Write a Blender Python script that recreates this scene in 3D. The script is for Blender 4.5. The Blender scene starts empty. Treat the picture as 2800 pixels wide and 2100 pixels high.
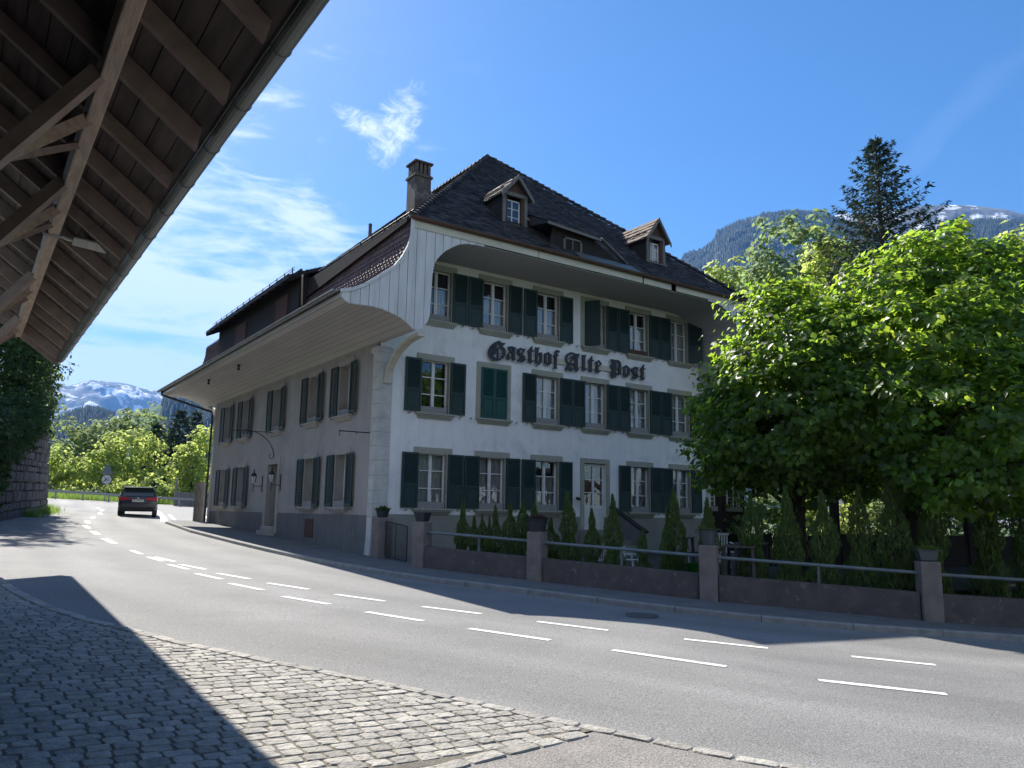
import bpy, bmesh, math, random
import numpy as np
from mathutils import Vector, Matrix
random.seed(7); RNG = np.random.default_rng(11)
S = bpy.context.scene
COL = S.collection
R_ = math.radians

# ------------------------------------------------------------------ camera
YAW, PIT, ROL = .605257, .162412, .0161688
CAM = np.array([-9.67678, -20.86528, 1.25])
_f = np.array([math.sin(YAW)*math.cos(PIT), math.cos(YAW)*math.cos(PIT), math.sin(PIT)])
_r0 = np.array([math.cos(YAW), -math.sin(YAW), 0.]); _u0 = np.cross(_r0, _f)
_r = _r0*math.cos(ROL)+_u0*math.sin(ROL); _u = -_r0*math.sin(ROL)+_u0*math.cos(ROL)
cd = bpy.data.cameras.new('camera'); cam = bpy.data.objects.new('camera', cd); COL.objects.link(cam)
cd.sensor_width = 36; cd.lens = 2150.25/2800*36; cd.clip_start = .05; cd.clip_end = 30000
m = Matrix.Identity(4)
for i in range(3):
    m[i][0] = _r[i]; m[i][1] = _u[i]; m[i][2] = -_f[i]; m[i][3] = CAM[i]
cam.matrix_world = m
S.camera = cam

# ------------------------------------------------------------------ sky, sun, exposure
SUN_EL = math.atan(1/1.13); SUN_AZ = R_(-.6)          # sun stands beyond the inn, towards +Y
W = bpy.data.worlds.new('World'); S.world = W; W.use_nodes = True
nt = W.node_tree; nt.nodes.clear()
def wn(t, **k):
    n = nt.nodes.new(t)
    for a, b in k.items(): setattr(n, a, b)
    return n
L = nt.links.new
sky = wn('ShaderNodeTexSky', sky_type='NISHITA', sun_disc=False)
sky.sun_elevation = SUN_EL; sky.sun_rotation = SUN_AZ; sky.altitude = 900; sky.air_density = 1.0; sky.dust_density = .7; sky.ozone_density = 2.2
tc = wn('ShaderNodeTexCoord')
def vm(op, a, b=None, s=None):
    n = wn('ShaderNodeVectorMath', operation=op)
    for i, v in enumerate((a, b)):
        if v is None: continue
        if hasattr(v, 'is_output'): L(v, n.inputs[i])
        else: n.inputs[i].default_value = v
    if s is not None: n.inputs['Scale'].default_value = s
    return n
def mt(op, a, b=None, clamp=False):
    n = wn('ShaderNodeMath', operation=op); n.use_clamp = clamp
    for i, v in enumerate((a, b)):
        if v is None: continue
        if hasattr(v, 'is_output'): L(v, n.inputs[i])
        else: n.inputs[i].default_value = v
    return n.outputs[0]
def mr(v, a, b, c=0., d=1.):
    n = wn('ShaderNodeMapRange'); n.interpolation_type = 'SMOOTHSTEP'
    L(v, n.inputs[0]); n.inputs[1].default_value = a; n.inputs[2].default_value = b; n.inputs[3].default_value = c; n.inputs[4].default_value = d
    return n.outputs[0]
D = tc.outputs['Generated']
sep = wn('ShaderNodeSeparateXYZ'); L(D, sep.inputs[0])
# clouds lie on a layer: project the direction on a plane overhead
def skydir(px, py):
    d = (px-1400)/2150.25*_r-(py-1050)/2150.25*_u+_f
    return d/np.linalg.norm(d)
az = mt('ARCTAN2', sep.outputs[0], sep.outputs[1])
cmb = wn('ShaderNodeCombineXYZ'); L(mt('MULTIPLY', az, 3.0), cmb.inputs[0]); L(mt('MULTIPLY', sep.outputs[2], 12.), cmb.inputs[1])
def noise(vec, sc, det, rough, dist=0., off=(0, 0, 0)):
    a = vm('ADD', vec, off).outputs[0]
    n = wn('ShaderNodeTexNoise'); L(a, n.inputs['Vector']); n.inputs['Scale'].default_value = sc
    n.inputs['Detail'].default_value = det; n.inputs['Roughness'].default_value = rough; n.inputs['Distortion'].default_value = dist
    return n.outputs[0]
n1 = noise(cmb.outputs[0], 1.3, 9, .58, .6, (3.3, 1.2, 0))
n2 = noise(cmb.outputs[0], 4.0, 8, .6, .9, (7.1, 5.2, 2))
nn = mt('ADD', mt('MULTIPLY', n1, .72), mt('MULTIPLY', n2, .28))
# cirrus banks stand in the west-north-west quarter, low; thin out upwards and to the right
low = mr(sep.outputs[2], .72, .12)
left = mr(az, .66, .18)
amt = mt('MULTIPLY', low, left)
thr = mt('SUBTRACT', .60, mt('MULTIPLY', amt, .26))
cir = mr(mt('SUBTRACT', nn, thr), 0., .16)
cir = mt('MULTIPLY', cir, mr(amt, .0, .25))
cir = mt('MULTIPLY', cir, .85)
# one small torn cloud
c0 = skydir(1082, 350); cc = tuple(float(v) for v in c0)
d1 = vm('SUBTRACT', D, cc).outputs[0]
rx = vm('DOT_PRODUCT', d1, tuple(float(v) for v in (_r*.86-_u*.5))); ry = vm('DOT_PRODUCT', d1, tuple(float(v) for v in (_r*.5+_u*.86)))
e = mt('ADD', mt('POWER', mt('DIVIDE', rx.outputs['Value'], .026), 2.), mt('POWER', mt('DIVIDE', ry.outputs['Value'], .050), 2.))
c9 = skydir(1010, 345); d9 = vm('SUBTRACT', D, tuple(float(v) for v in c9)).outputs[0]
e9 = mt('ADD', mt('POWER', mt('DIVIDE', vm('DOT_PRODUCT', d9, tuple(float(v) for v in (_r*.93-_u*.36))).outputs['Value'], .040), 2.), mt('POWER', mt('DIVIDE', vm('DOT_PRODUCT', d9, tuple(float(v) for v in (_r*.36+_u*.93))).outputs['Value'], .016), 2.))
e = mt('MINIMUM', e, e9)
n3 = noise(D, 30., 10, .70, 1.9, (1.5, 0, .3))
sm = mr(mt('SUBTRACT', mt('SUBTRACT', 1.32, mt('MULTIPLY', n3, 1.55)), mt('MULTIPLY', e, .33)), .16, .78)
# faint streaks upper right
c1 = skydir(2560, 360); cc1 = tuple(float(v) for v in c1)
d2 = vm('SUBTRACT', D, cc1).outputs[0]
sx = vm('DOT_PRODUCT', d2, tuple(float(v) for v in (_r*.72+_u*.70))); sy = vm('DOT_PRODUCT', d2, tuple(float(v) for v in (-_r*.70+_u*.72)))
n4 = noise(D, 9., 6, .6, .5, (0, 2, 0))
e2 = mt('ADD', mt('POWER', mt('DIVIDE', sx.outputs['Value'], .13), 2.), mt('POWER', mt('DIVIDE', mt('ADD', sy.outputs['Value'], mt('MULTIPLY', mt('SUBTRACT', n4, .5), .06)), .018), 2.))
stk = mt('MULTIPLY', mr(e2, 1.2, 0.), .04)
# added broken cloud cover, unseen behind the viewer, to brighten the front wall
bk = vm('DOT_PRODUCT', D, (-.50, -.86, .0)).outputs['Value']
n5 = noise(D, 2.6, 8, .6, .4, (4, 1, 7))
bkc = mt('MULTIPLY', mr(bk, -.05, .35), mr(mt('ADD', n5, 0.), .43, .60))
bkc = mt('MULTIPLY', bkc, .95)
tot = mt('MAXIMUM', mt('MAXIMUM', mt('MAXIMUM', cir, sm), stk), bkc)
hs = wn('ShaderNodeHueSaturation'); L(sky.outputs[0], hs.inputs['Color']); hs.inputs['Saturation'].default_value = 1.32; hs.inputs['Value'].default_value = 1.
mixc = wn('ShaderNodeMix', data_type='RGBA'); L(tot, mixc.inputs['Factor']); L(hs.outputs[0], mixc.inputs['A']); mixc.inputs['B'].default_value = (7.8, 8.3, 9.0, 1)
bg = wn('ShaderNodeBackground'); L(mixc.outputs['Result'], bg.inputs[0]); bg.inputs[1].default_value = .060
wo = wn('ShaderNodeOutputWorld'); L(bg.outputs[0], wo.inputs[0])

sl = bpy.data.lights.new('sun', 'SUN'); so = bpy.data.objects.new('sun', sl); COL.objects.link(so)
sl.energy = 5.0; sl.angle = R_(.55); sl.color = (1., .95, .86)
sd = Vector((math.sin(SUN_AZ)*math.cos(SUN_EL), math.cos(SUN_AZ)*math.cos(SUN_EL), math.sin(SUN_EL)))
so.rotation_euler = sd.to_track_quat('Z', 'Y').to_euler()
S.view_settings.view_transform = 'Standard'; S.view_settings.look = 'None'; S.view_settings.gamma = 1; S.view_settings.use_curve_mapping = False
S.view_settings.exposure = 1.29
try:
    S.cycles.max_bounces = 8; S.cycles.transparent_max_bounces = 24; S.cycles.volume_bounces = 0
except Exception: pass

# ------------------------------------------------------------------ helpers
def T(o, label=None, cat=None, group=None, kind=None):
    if label: o['label'] = label
    if cat: o['category'] = cat
    if group: o['group'] = group
    if kind: o['kind'] = kind
    return o
def E(name, loc=(0, 0, 0), rz=0., label=None, cat=None, group=None):
    o = bpy.data.objects.new(name, None); COL.objects.link(o); o.location = loc; o.rotation_euler = (0, 0, rz)
    return T(o, label, cat, group)
def dup(root, loc=None, rz=None, label=None, scale=None):
    r = root.copy(); COL.objects.link(r)
    if loc is not None: r.location = loc
    if rz is not None: r.rotation_euler = (0, 0, rz)
    if scale is not None: r.scale = scale
    if label: r['label'] = label
    for ch in list(root.children):
        c = ch.copy(); COL.objects.link(c); c.parent = r
        for g in list(ch.children):
            d = g.copy(); COL.objects.link(d); d.parent = c
    return r
class MB:
    """collects faces; build() links them as one mesh object"""
    def __init__(s): s.v = []; s.f = []
    def face(s, pts):
        n = len(s.v); s.v += [tuple(p) for p in pts]; s.f.append(tuple(range(n, n+len(pts)))); return s
    def quad(s, a, b, c, d): return s.face((a, b, c, d))
    def box(s, x0, x1, y0, y1, z0, z1):
        n = len(s.v)
        s.v += [(x0, y0, z0), (x1, y0, z0), (x1, y1, z0), (x0, y1, z0), (x0, y0, z1), (x1, y0, z1), (x1, y1, z1), (x0, y1, z1)]
        for q in ((0, 3, 2, 1), (4, 5, 6, 7), (0, 1, 5, 4), (1, 2, 6, 5), (2, 3, 7, 6), (3, 0, 4, 7)): s.f.append(tuple(n+i for i in q))
        return s
    def hexa(s, p):
        n = len(s.v); s.v += [tuple(q) for q in p]
        for q in ((0, 3, 2, 1), (4, 5, 6, 7), (0, 1, 5, 4), (1, 2, 6, 5), (2, 3, 7, 6), (3, 0, 4, 7)): s.f.append(tuple(n+i for i in q))
        return s
    def bar(s, a, b, w, h, up=(0, 0, 1)):
        a = Vector(a); b = Vector(b); d = (b-a).normalized(); u = Vector(up)
        sd = d.cross(u)
        if sd.length < 1e-4: sd = d.cross(Vector((1, 0, 0)))
        sd.normalize(); u = sd.cross(d).normalized()
        p = []
        for e in (a, b):
            for i, j in ((-1, -1), (1, -1), (1, 1), (-1, 1)): p.append(e+sd*(i*w/2)+u*(j*h/2))
        return s.hexa(p)
    def tube(s, pts, rad, n=8, caps=True):
        pts = [Vector(p) for p in pts]; N = len(pts)
        if not hasattr(rad, '__len__'): rad = [rad]*N
        base = len(s.v); ref = None
        for i, p in enumerate(pts):
            d = (pts[min(i+1, N-1)]-pts[max(i-1, 0)]).normalized()
            if ref is None: ref = Vector((0, 0, 1)) if abs(d.z) < .9 else Vector((1, 0, 0))
            x = d.cross(ref).normalized(); y = x.cross(d).normalized(); ref = y
            for k in range(n):
                a = 2*math.pi*k/n; s.v.append(tuple(p+x*(math.cos(a)*rad[i])+y*(math.sin(a)*rad[i])))
        for i in range(N-1):
            for k in range(n):
                a = base+i*n+k; b = base+i*n+(k+1) % n; s.f.append((a, b, b+n, a+n))
        if caps:
            s.f.append(tuple(base+k for k in range(n))[::-1]); s.f.append(tuple(base+(N-1)*n+k for k in range(n)))
        return s
    def lathe(s, prof, c=(0, 0, 0), n=16):
        base = len(s.v)
        for r, z in prof:
            for k in range(n):
                a = 2*math.pi*k/n; s.v.append((c[0]+r*math.cos(a), c[1]+r*math.sin(a), c[2]+z))
        for i in range(len(prof)-1):
            for k in range(n):
                a = base+i*n+k; b = base+i*n+(k+1) % n; s.f.append((a, b, b+n, a+n))
        s.f.append(tuple(base+(len(prof)-1)*n+k for k in range(n)))
        s.f.append(tuple(base+k for k in range(n))[::-1])
        return s
    def prism(s, poly, fn, d0, d1):
        """poly: 2-D outline; fn(u,v,d) -> point; extruded from depth d0 to d1"""
        n = len(poly); b = len(s.v)
        s.v += [tuple(fn(p[0], p[1], d0)) for p in poly]+[tuple(fn(p[0], p[1], d1)) for p in poly]
        s.f.append(tuple(range(b, b+n))); s.f.append(tuple(range(b+n, b+2*n))[::-1])
        for i in range(n): j = (i+1) % n; s.f.append((b+i, b+n+i, b+n+j, b+j))
        return s
    def build(s, name, mat, parent=None, smooth=False, bevel=0., recalc=True):
        me = bpy.data.meshes.new(name); me.from_pydata(s.v, [], s.f); me.update()
        if recalc:
            bm = bmesh.new(); bm.from_mesh(me); bmesh.ops.recalc_face_normals(bm, faces=bm.faces); bm.to_mesh(me); bm.free()
        if smooth: me.polygons.foreach_set('use_smooth', [True]*len(me.polygons))
        if mat: me.materials.append(mat)
        o = bpy.data.objects.new(name, me); COL.objects.link(o)
        if parent: o.parent = parent
        if bevel:
            b = o.modifiers.new('bevel', 'BEVEL'); b.width = bevel; b.segments = 2; b.limit_method = 'ANGLE'
        return o
def npmesh(name, V, F, mat, parent=None, smooth=False):
    V = np.asarray(V, np.float32); F = np.asarray(F, np.int32); k = F.shape[1]
    me = bpy.data.meshes.new(name); me.vertices.add(len(V)); me.vertices.foreach_set('co', V.ravel())
    me.loops.add(F.size); me.loops.foreach_set('vertex_index', F.ravel())
    me.polygons.add(len(F)); me.polygons.foreach_set('loop_start', np.arange(0, F.size, k, dtype=np.int32))
    me.polygons.foreach_set('loop_total', np.full(len(F), k, np.int32))
    if smooth: me.polygons.foreach_set('use_smooth', np.ones(len(F), bool))
    me.update(calc_edges=True); me.validate()
    me.materials.append(mat)
    o = bpy.data.objects.new(name, me); COL.objects.link(o)
    if parent: o.parent = parent
    return o
# value noise, vectorised
def vnoise(x, y, seed=0):
    xi = np.floor(x).astype(np.int64); yi = np.floor(y).astype(np.int64); xf = x-xi; yf = y-yi
    def h(a, b):
        n = (a*374761393+b*668265263+seed*974711) & 0x7fffffff
        n = ((n ^ (n >> 13))*1274126177) & 0x7fffffff
        return ((n ^ (n >> 16)) & 0xffff)/65535.
    u = xf*xf*(3-2*xf); v = yf*yf*(3-2*yf)
    return (h(xi, yi)*(1-u)+h(xi+1, yi)*u)*(1-v)+(h(xi, yi+1)*(1-u)+h(xi+1, yi+1)*u)*v
def fbm(x, y, o=5, seed=0, g=.5):
    s = 0; a = 1; t = 0
    for i in range(o): s = s+a*vnoise(x*2**i, y*2**i, seed+i*17); t += a; a *= g
    return s/t

# ------------------------------------------------------------------ materials
def MAT(name, c1, c2=None, sc=3., rough=.8, spec=.3, metal=0., bump=0., bsc=20., det=5., mid=(.35, .65), transl=0., island=0., coords='pos', stretch=(1, 1, 1), c3=None, sc3=1., m3=(.5, .7), speck=0., streak=0., tv=2.5, th_=.482, ts=.92):
    m = bpy.data.materials.new(name); m.use_nodes = True; t = m.node_tree; t.nodes.clear(); l = t.links.new
    out = t.nodes.new('ShaderNodeOutputMaterial'); b = t.nodes.new('ShaderNodeBsdfPrincipled')
    b.inputs['Roughness'].default_value = rough; b.inputs['Metallic'].default_value = metal; b.inputs['Specular IOR Level'].default_value = spec
    if coords == 'pos': src = t.nodes.new('ShaderNodeNewGeometry').outputs['Position']
    else: src = t.nodes.new('ShaderNodeTexCoord').outputs['Object']
    mp = t.nodes.new('ShaderNodeMapping'); l(src, mp.inputs[0]); mp.inputs['Scale'].default_value = stretch
    vec = mp.outputs[0]
    def nz(s, d=det, r=.55):
        n = t.nodes.new('ShaderNodeTexNoise'); l(vec, n.inputs['Vector']); n.inputs['Scale'].default_value = s; n.inputs['Detail'].default_value = d; n.inputs['Roughness'].default_value = r; return n.outputs[0]
    def ramp(v, a, e):
        n = t.nodes.new('ShaderNodeMapRange'); l(v, n.inputs[0]); n.inputs[1].default_value = a; n.inputs[2].default_value = e; return n.outputs[0]
    def mix(f, a, c):
        n = t.nodes.new('ShaderNodeMix'); n.data_type = 'RGBA'
        if hasattr(f, 'is_output'): l(f, n.inputs['Factor'])
        else: n.inputs['Factor'].default_value = f
        for k, v in (('A', a), ('B', c)):
            if hasattr(v, 'is_output'): l(v, n.inputs[k])
            else: n.inputs[k].default_value = (*v, 1)
        return n.outputs['Result']
    col = None
    if c2: col = mix(ramp(nz(sc), *mid), c1, c2)
    if c3: col = mix(ramp(nz(sc3, 7, .65), *m3), col if col else c1, c3)
    if streak:
        mp2 = t.nodes.new('ShaderNodeMapping'); l(src, mp2.inputs[0]); mp2.inputs['Scale'].default_value = (4.5, 4.5, .30); sn = t.nodes.new('ShaderNodeTexNoise'); l(mp2.outputs[0], sn.inputs['Vector']); sn.inputs['Scale'].default_value = 1.; sn.inputs['Detail'].default_value = 6; sn.inputs['Roughness'].default_value = .65
        vs = t.nodes.new('ShaderNodeMapRange'); l(sn.outputs[0], vs.inputs[0]); vs.inputs[1].default_value = .50; vs.inputs[2].default_value = .74; vs.inputs[3].default_value = 1.; vs.inputs[4].default_value = 1-streak
        hs_ = t.nodes.new('ShaderNodeHueSaturation'); l(col, hs_.inputs['Color']); l(vs.outputs[0], hs_.inputs['Value']); col = hs_.outputs[0]
    if speck:
        va = t.nodes.new('ShaderNodeMapRange'); l(nz(55, 3, .75), va.inputs[0]); va.inputs[1].default_value = .35; va.inputs[2].default_value = .65; va.inputs[3].default_value = 1-speck; va.inputs[4].default_value = 1+speck
        hv = t.nodes.new('ShaderNodeHueSaturation'); l(col, hv.inputs['Color']); l(va.outputs[0], hv.inputs['Value']); col = hv.outputs[0]
    if island:
        g = t.nodes.new('ShaderNodeNewGeometry'); hsv = t.nodes.new('ShaderNodeHueSaturation')
        if col: l(col, hsv.inputs['Color'])
        else: hsv.inputs['Color'].default_value = (*c1, 1)
        mm = t.nodes.new('ShaderNodeMapRange'); l(g.outputs['Random Per Island'], mm.inputs[0]); mm.inputs[3].default_value = 1-island; mm.inputs[4].default_value = 1+island
        l(mm.outputs[0], hsv.inputs['Value'])
        m2 = t.nodes.new('ShaderNodeMath'); m2.operation = 'MULTIPLY'; l(g.outputs['Random Per Island'], m2.inputs[0]); m2.inputs[1].default_value = 7.31
        m4 = t.nodes.new('ShaderNodeMath'); m4.operation = 'FRACT'; l(m2.outputs[0], m4.inputs[0])
        m5 = t.nodes.new('ShaderNodeMapRange'); l(m4.outputs[0], m5.inputs[0]); m5.inputs[3].default_value = .5-island*.05; m5.inputs[4].default_value = .5+island*.03
        l(m5.outputs[0], hsv.inputs['Hue']); col = hsv.outputs[0]
    if col: l(col, b.inputs['Base Color'])
    else: b.inputs['Base Color'].default_value = (*c1, 1)
    if bump:
        bp = t.nodes.new('ShaderNodeBump'); l(nz(bsc, 6, .6), bp.inputs['Height']); bp.inputs['Strength'].default_value = 1.; bp.inputs['Distance'].default_value = bump; l(bp.outputs[0], b.inputs['Normal'])
    if transl:
        tr = t.nodes.new('ShaderNodeBsdfTranslucent')
        if col:
            h2 = t.nodes.new('ShaderNodeHueSaturation'); l(col, h2.inputs['Color']); h2.inputs['Value'].default_value = tv; h2.inputs['Hue'].default_value = th_; h2.inputs['Saturation'].default_value = ts; l(h2.outputs[0], tr.inputs[0])
        else: tr.inputs[0].default_value = (*[min(1, x*1.9) for x in c1], 1)
        mx = t.nodes.new('ShaderNodeMixShader'); mx.inputs[0].default_value = transl; l(b.outputs[0], mx.inputs[1]); l(tr.outputs[0], mx.inputs[2]); l(mx.outputs[0], out.inputs[0])
    else: l(b.outputs[0], out.inputs[0])
    m['b'] = 1
    return m
m_asph = MAT('asphalt', (.190, .187, .182), (.235, .23, .222), sc=.7, rough=.82, spec=.3, bump=.010, bsc=60, c3=(.160, .158, .155), sc3=.35, m3=(.5, .75), speck=.42)
m_asph2 = MAT('old_asphalt', (.225, .208, .192), (.27, .25, .23), sc=3, rough=.85, bump=.012, bsc=60, speck=.45)
m_pave = MAT('pavement_asphalt', (.12, .12, .12), (.16, .158, .155), sc=2, rough=.85, bump=.008, bsc=60, speck=.3)
m_kerb = MAT('kerb_stone', (.28, .27, .25), (.20, .20, .19), sc=5, rough=.85, bump=.01, bsc=30)
m_paint = MAT('road_paint', (.78, .77, .74), (.60, .58, .56), sc=22, rough=.7, mid=(.45, .7), bump=.004, bsc=90, c3=(.34, .33, .32), sc3=24, m3=(.60, .68))
m_cob = MAT('granite', (.42, .395, .35), (.30, .285, .26), sc=9, rough=.85, bump=.025, bsc=24, island=.2)
m_joint = MAT('joint_sand', (.15, .135, .11), (.20, .18, .15), sc=14, rough=.95, bump=.02, bsc=50)
m_ground = MAT('meadow', (.07, .10, .03), (.10, .13, .04), sc=.4, rough=.95, c3=(.045, .07, .025), sc3=.05)
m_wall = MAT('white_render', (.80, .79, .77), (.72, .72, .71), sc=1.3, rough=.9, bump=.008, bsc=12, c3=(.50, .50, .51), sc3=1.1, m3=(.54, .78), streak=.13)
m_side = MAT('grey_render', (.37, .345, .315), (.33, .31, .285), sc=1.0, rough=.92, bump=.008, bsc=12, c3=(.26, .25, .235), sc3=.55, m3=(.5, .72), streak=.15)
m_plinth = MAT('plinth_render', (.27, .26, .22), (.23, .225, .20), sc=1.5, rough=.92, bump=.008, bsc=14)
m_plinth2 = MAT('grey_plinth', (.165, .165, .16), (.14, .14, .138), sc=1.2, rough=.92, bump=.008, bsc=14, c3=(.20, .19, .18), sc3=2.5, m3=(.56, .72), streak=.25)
m_stone = MAT('grey_green_stone', (.36, .36, .29), (.31, .31, .26), sc=3, rough=.85, bump=.004, bsc=30)
m_stone2 = MAT('side_stone', (.38, .355, .32), (.33, .31, .28), sc=3, rough=.85, bump=.004, bsc=30)
m_quoin = MAT('limestone', (.55, .54, .50), (.44, .435, .41), sc=2.5, rough=.85, bump=.015, bsc=14, c3=(.34, .33, .31), sc3=2.2, m3=(.55, .75))
m_green = MAT('green_paint', (.015, .036, .033), (.021, .044, .040), sc=2, rough=.55, spec=.4)
m_green2 = MAT('fresh_green_paint', (.010, .062, .052), (.013, .070, .058), sc=2, rough=.5, spec=.4)
m_white = MAT('white_paint', (.74, .73, .70), (.66, .65, .62), sc=4, rough=.5)
m_box = MAT('weathered_board', (.30, .29, .27), (.22, .215, .205), sc=6, rough=.8, stretch=(1, 1, 5))
m_curt = MAT('curtain', (.78, .79, .80), rough=.95, transl=.35)
m_dark = MAT('dark_interior', (.035, .03, .028), rough=.9)
m_board = MAT('white_boards', (.66, .66, .64), (.54, .54, .53), sc=2.0, rough=.75, stretch=(3, 3, .35), c3=(.38, .38, .385), sc3=9, m3=(.60, .74))
m_soff = MAT('soffit_boards', (.45, .425, .39), (.39, .37, .345), sc=1.4, rough=.8, stretch=(1, .25, 1))
m_soffb = MAT('front_soffit_boards', (.44, .43, .41), (.40, .39, .38), sc=1.4, rough=.8, stretch=(.25, 1, 1))
m_cream = MAT('cream_board', (.58, .55, .44), (.50, .47, .38), sc=3, rough=.75, stretch=(.4, 1, 3), c3=(.32, .29, .24), sc3=6, m3=(.62, .72))
m_tile = MAT('old_dark_tile', (.034, .031, .031), (.065, .058, .055), sc=2.2, rough=.75, bump=.01, bsc=30, island=.65, c3=(.11, .105, .095), sc3=7, m3=(.62, .75))
m_tiler = MAT('red_tile', (.10, .060, .052), (.13, .078, .066), sc=2.2, rough=.6, spec=.5, island=.25, bump=.006, bsc=30)
m_tileg = MAT('brown_tile', (.14, .09, .065), (.10, .07, .055), sc=5, rough=.8, island=.3)
m_copper = MAT('brown_copper', (.14, .075, .05), (.09, .055, .042), sc=3, rough=.5, metal=.35, spec=.5)
m_zinc = MAT('zinc', (.17, .185, .18), (.13, .145, .14), sc=2, rough=.45, metal=.4)
m_darkw = MAT('black_wood', (.020, .016, .014), (.032, .025, .021), sc=4, rough=.85, stretch=(4, 4, .5))
m_redw = MAT('faded_red_wood', (.11, .06, .045), (.08, .045, .037), sc=6, rough=.85, stretch=(5, 5, .5))
m_greyw = MAT('grey_wood', (.20, .19, .175), (.13, .12, .11), sc=5, rough=.85, stretch=(4, 4, .6), bump=.01, bsc=20)
m_brick = MAT('sooty_brick', (.095, .08, .07), (.15, .12, .10), sc=2.5, rough=.9, bump=.02, bsc=18, c3=(.26, .235, .20), sc3=2.2, m3=(.5, .65))
m_iron = MAT('wrought_iron', (.018, .018, .02), rough=.55, spec=.5)
m_letter = MAT('black_letter', (.012, .013, .022), rough=.45, spec=.5)
m_conc = MAT('brownish_concrete', (.125, .106, .098), (.09, .077, .073), sc=3, rough=.95, bump=.02, bsc=35, c3=(.19, .175, .16), sc3=7, m3=(.58, .70))
m_post = MAT('old_concrete_post', (.23, .195, .175), (.17, .145, .13), sc=4, rough=.95, bump=.02, bsc=30, c3=(.08, .07, .06), sc3=12, m3=(.64, .72))
m_rail = MAT('blue_grey_pipe', (.15, .18, .19), (.11, .135, .145), sc=5, rough=.45, spec=.5)
m_raft = MAT('rafter_wood', (.30, .235, .205), (.22, .17, .15), sc=5, rough=.8, stretch=(1, 1, 1), bump=.006, bsc=20)
m_beam = MAT('beam_wood', (.44, .35, .28), (.32, .25, .20), sc=4, rough=.8, stretch=(4, .6, 4), bump=.01, bsc=14)
m_bord = MAT('roof_boards', (.085, .072, .068), (.15, .12, .11), sc=2.5, rough=.85, stretch=(3, .35, 3))
m_lamp = MAT('lamp_housing', (.50, .50, .47), rough=.5); m_lampd = MAT('lamp_body', (.14, .15, .15), rough=.5)
m_lens = MAT('lamp_lens', (.62, .62, .58), rough=.2)
m_rock = MAT('retaining_stone', (.15, .14, .135), (.10, .095, .092), sc=2.2, rough=.9, bump=.05, bsc=7, island=.22)
m_bark = MAT('bark', (.07, .055, .042), (.045, .037, .03), sc=6, rough=.95, bump=.03, bsc=14, stretch=(1, 1, .25))
m_leaf = MAT('linden_leaf', (.045, .092, .014), rough=.42, spec=.5, transl=.58, island=.45, tv=6.2, th_=.462, ts=1.08)
m_leafy = MAT('light_maple_leaf', (.20, .27, .055), rough=.6, transl=.55, island=.3)
m_leafm = MAT('mid_green_leaf', (.12, .175, .055), rough=.65, transl=.45, island=.3)
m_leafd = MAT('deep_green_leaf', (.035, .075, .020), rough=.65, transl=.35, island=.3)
m_leafb = MAT('larch_needle', (.13, .20, .07), rough=.7, transl=.4, island=.3)
m_thuja = MAT('thuja_foliage', (.075, .125, .028), rough=.7, transl=.2, island=.35)
m_spruce = MAT('spruce_needle', (.022, .045, .022), rough=.75, transl=.12, island=.35)
m_cone = MAT('spruce_cone', (.14, .075, .04), rough=.8)
m_grass = MAT('grass_blade', (.11, .20, .03), rough=.6, transl=.4, island=.3)
m_carb = MAT('grey_car_paint', (.022, .028, .035), rough=.3, spec=.5)
m_glassd = MAT('tinted_car_glass', (.02, .03, .032), rough=.05, spec=.9)
m_tyre = MAT('tyre_rubber', (.02, .02, .02), rough=.8); m_alu = MAT('alloy', (.4, .4, .4), rough=.35, metal=.8)
m_red = MAT('tail_light_red', (.32, .012, .02), rough=.2)
m_plate = MAT('number_plate', (.6, .6, .58), rough=.5)
m_pot = MAT('dark_plastic', (.03, .032, .038), rough=.6); m_tub = MAT('galvanised_tub', (.085, .095, .10), rough=.5, metal=.3)
m_steel = MAT('guard_rail_steel', (.26, .27, .26), rough=.5, metal=.3)
m_signg = MAT('sign_back_grey', (.10, .12, .15), rough=.6); m_signw = MAT('sign_face', (.45, .45, .45), rough=.5); m_signk = MAT('sign_black', (.02, .02, .02), rough=.5)
m_wplas = MAT('white_plastic', (.62, .62, .60), rough=.5); m_greenp = MAT('green_plastic', (.03, .22, .02), rough=.5)
m_gplank = MAT('grey_planks', (.20, .195, .185), (.13, .128, .125), sc=3, rough=.9, stretch=(5, 5, .5))
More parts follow.
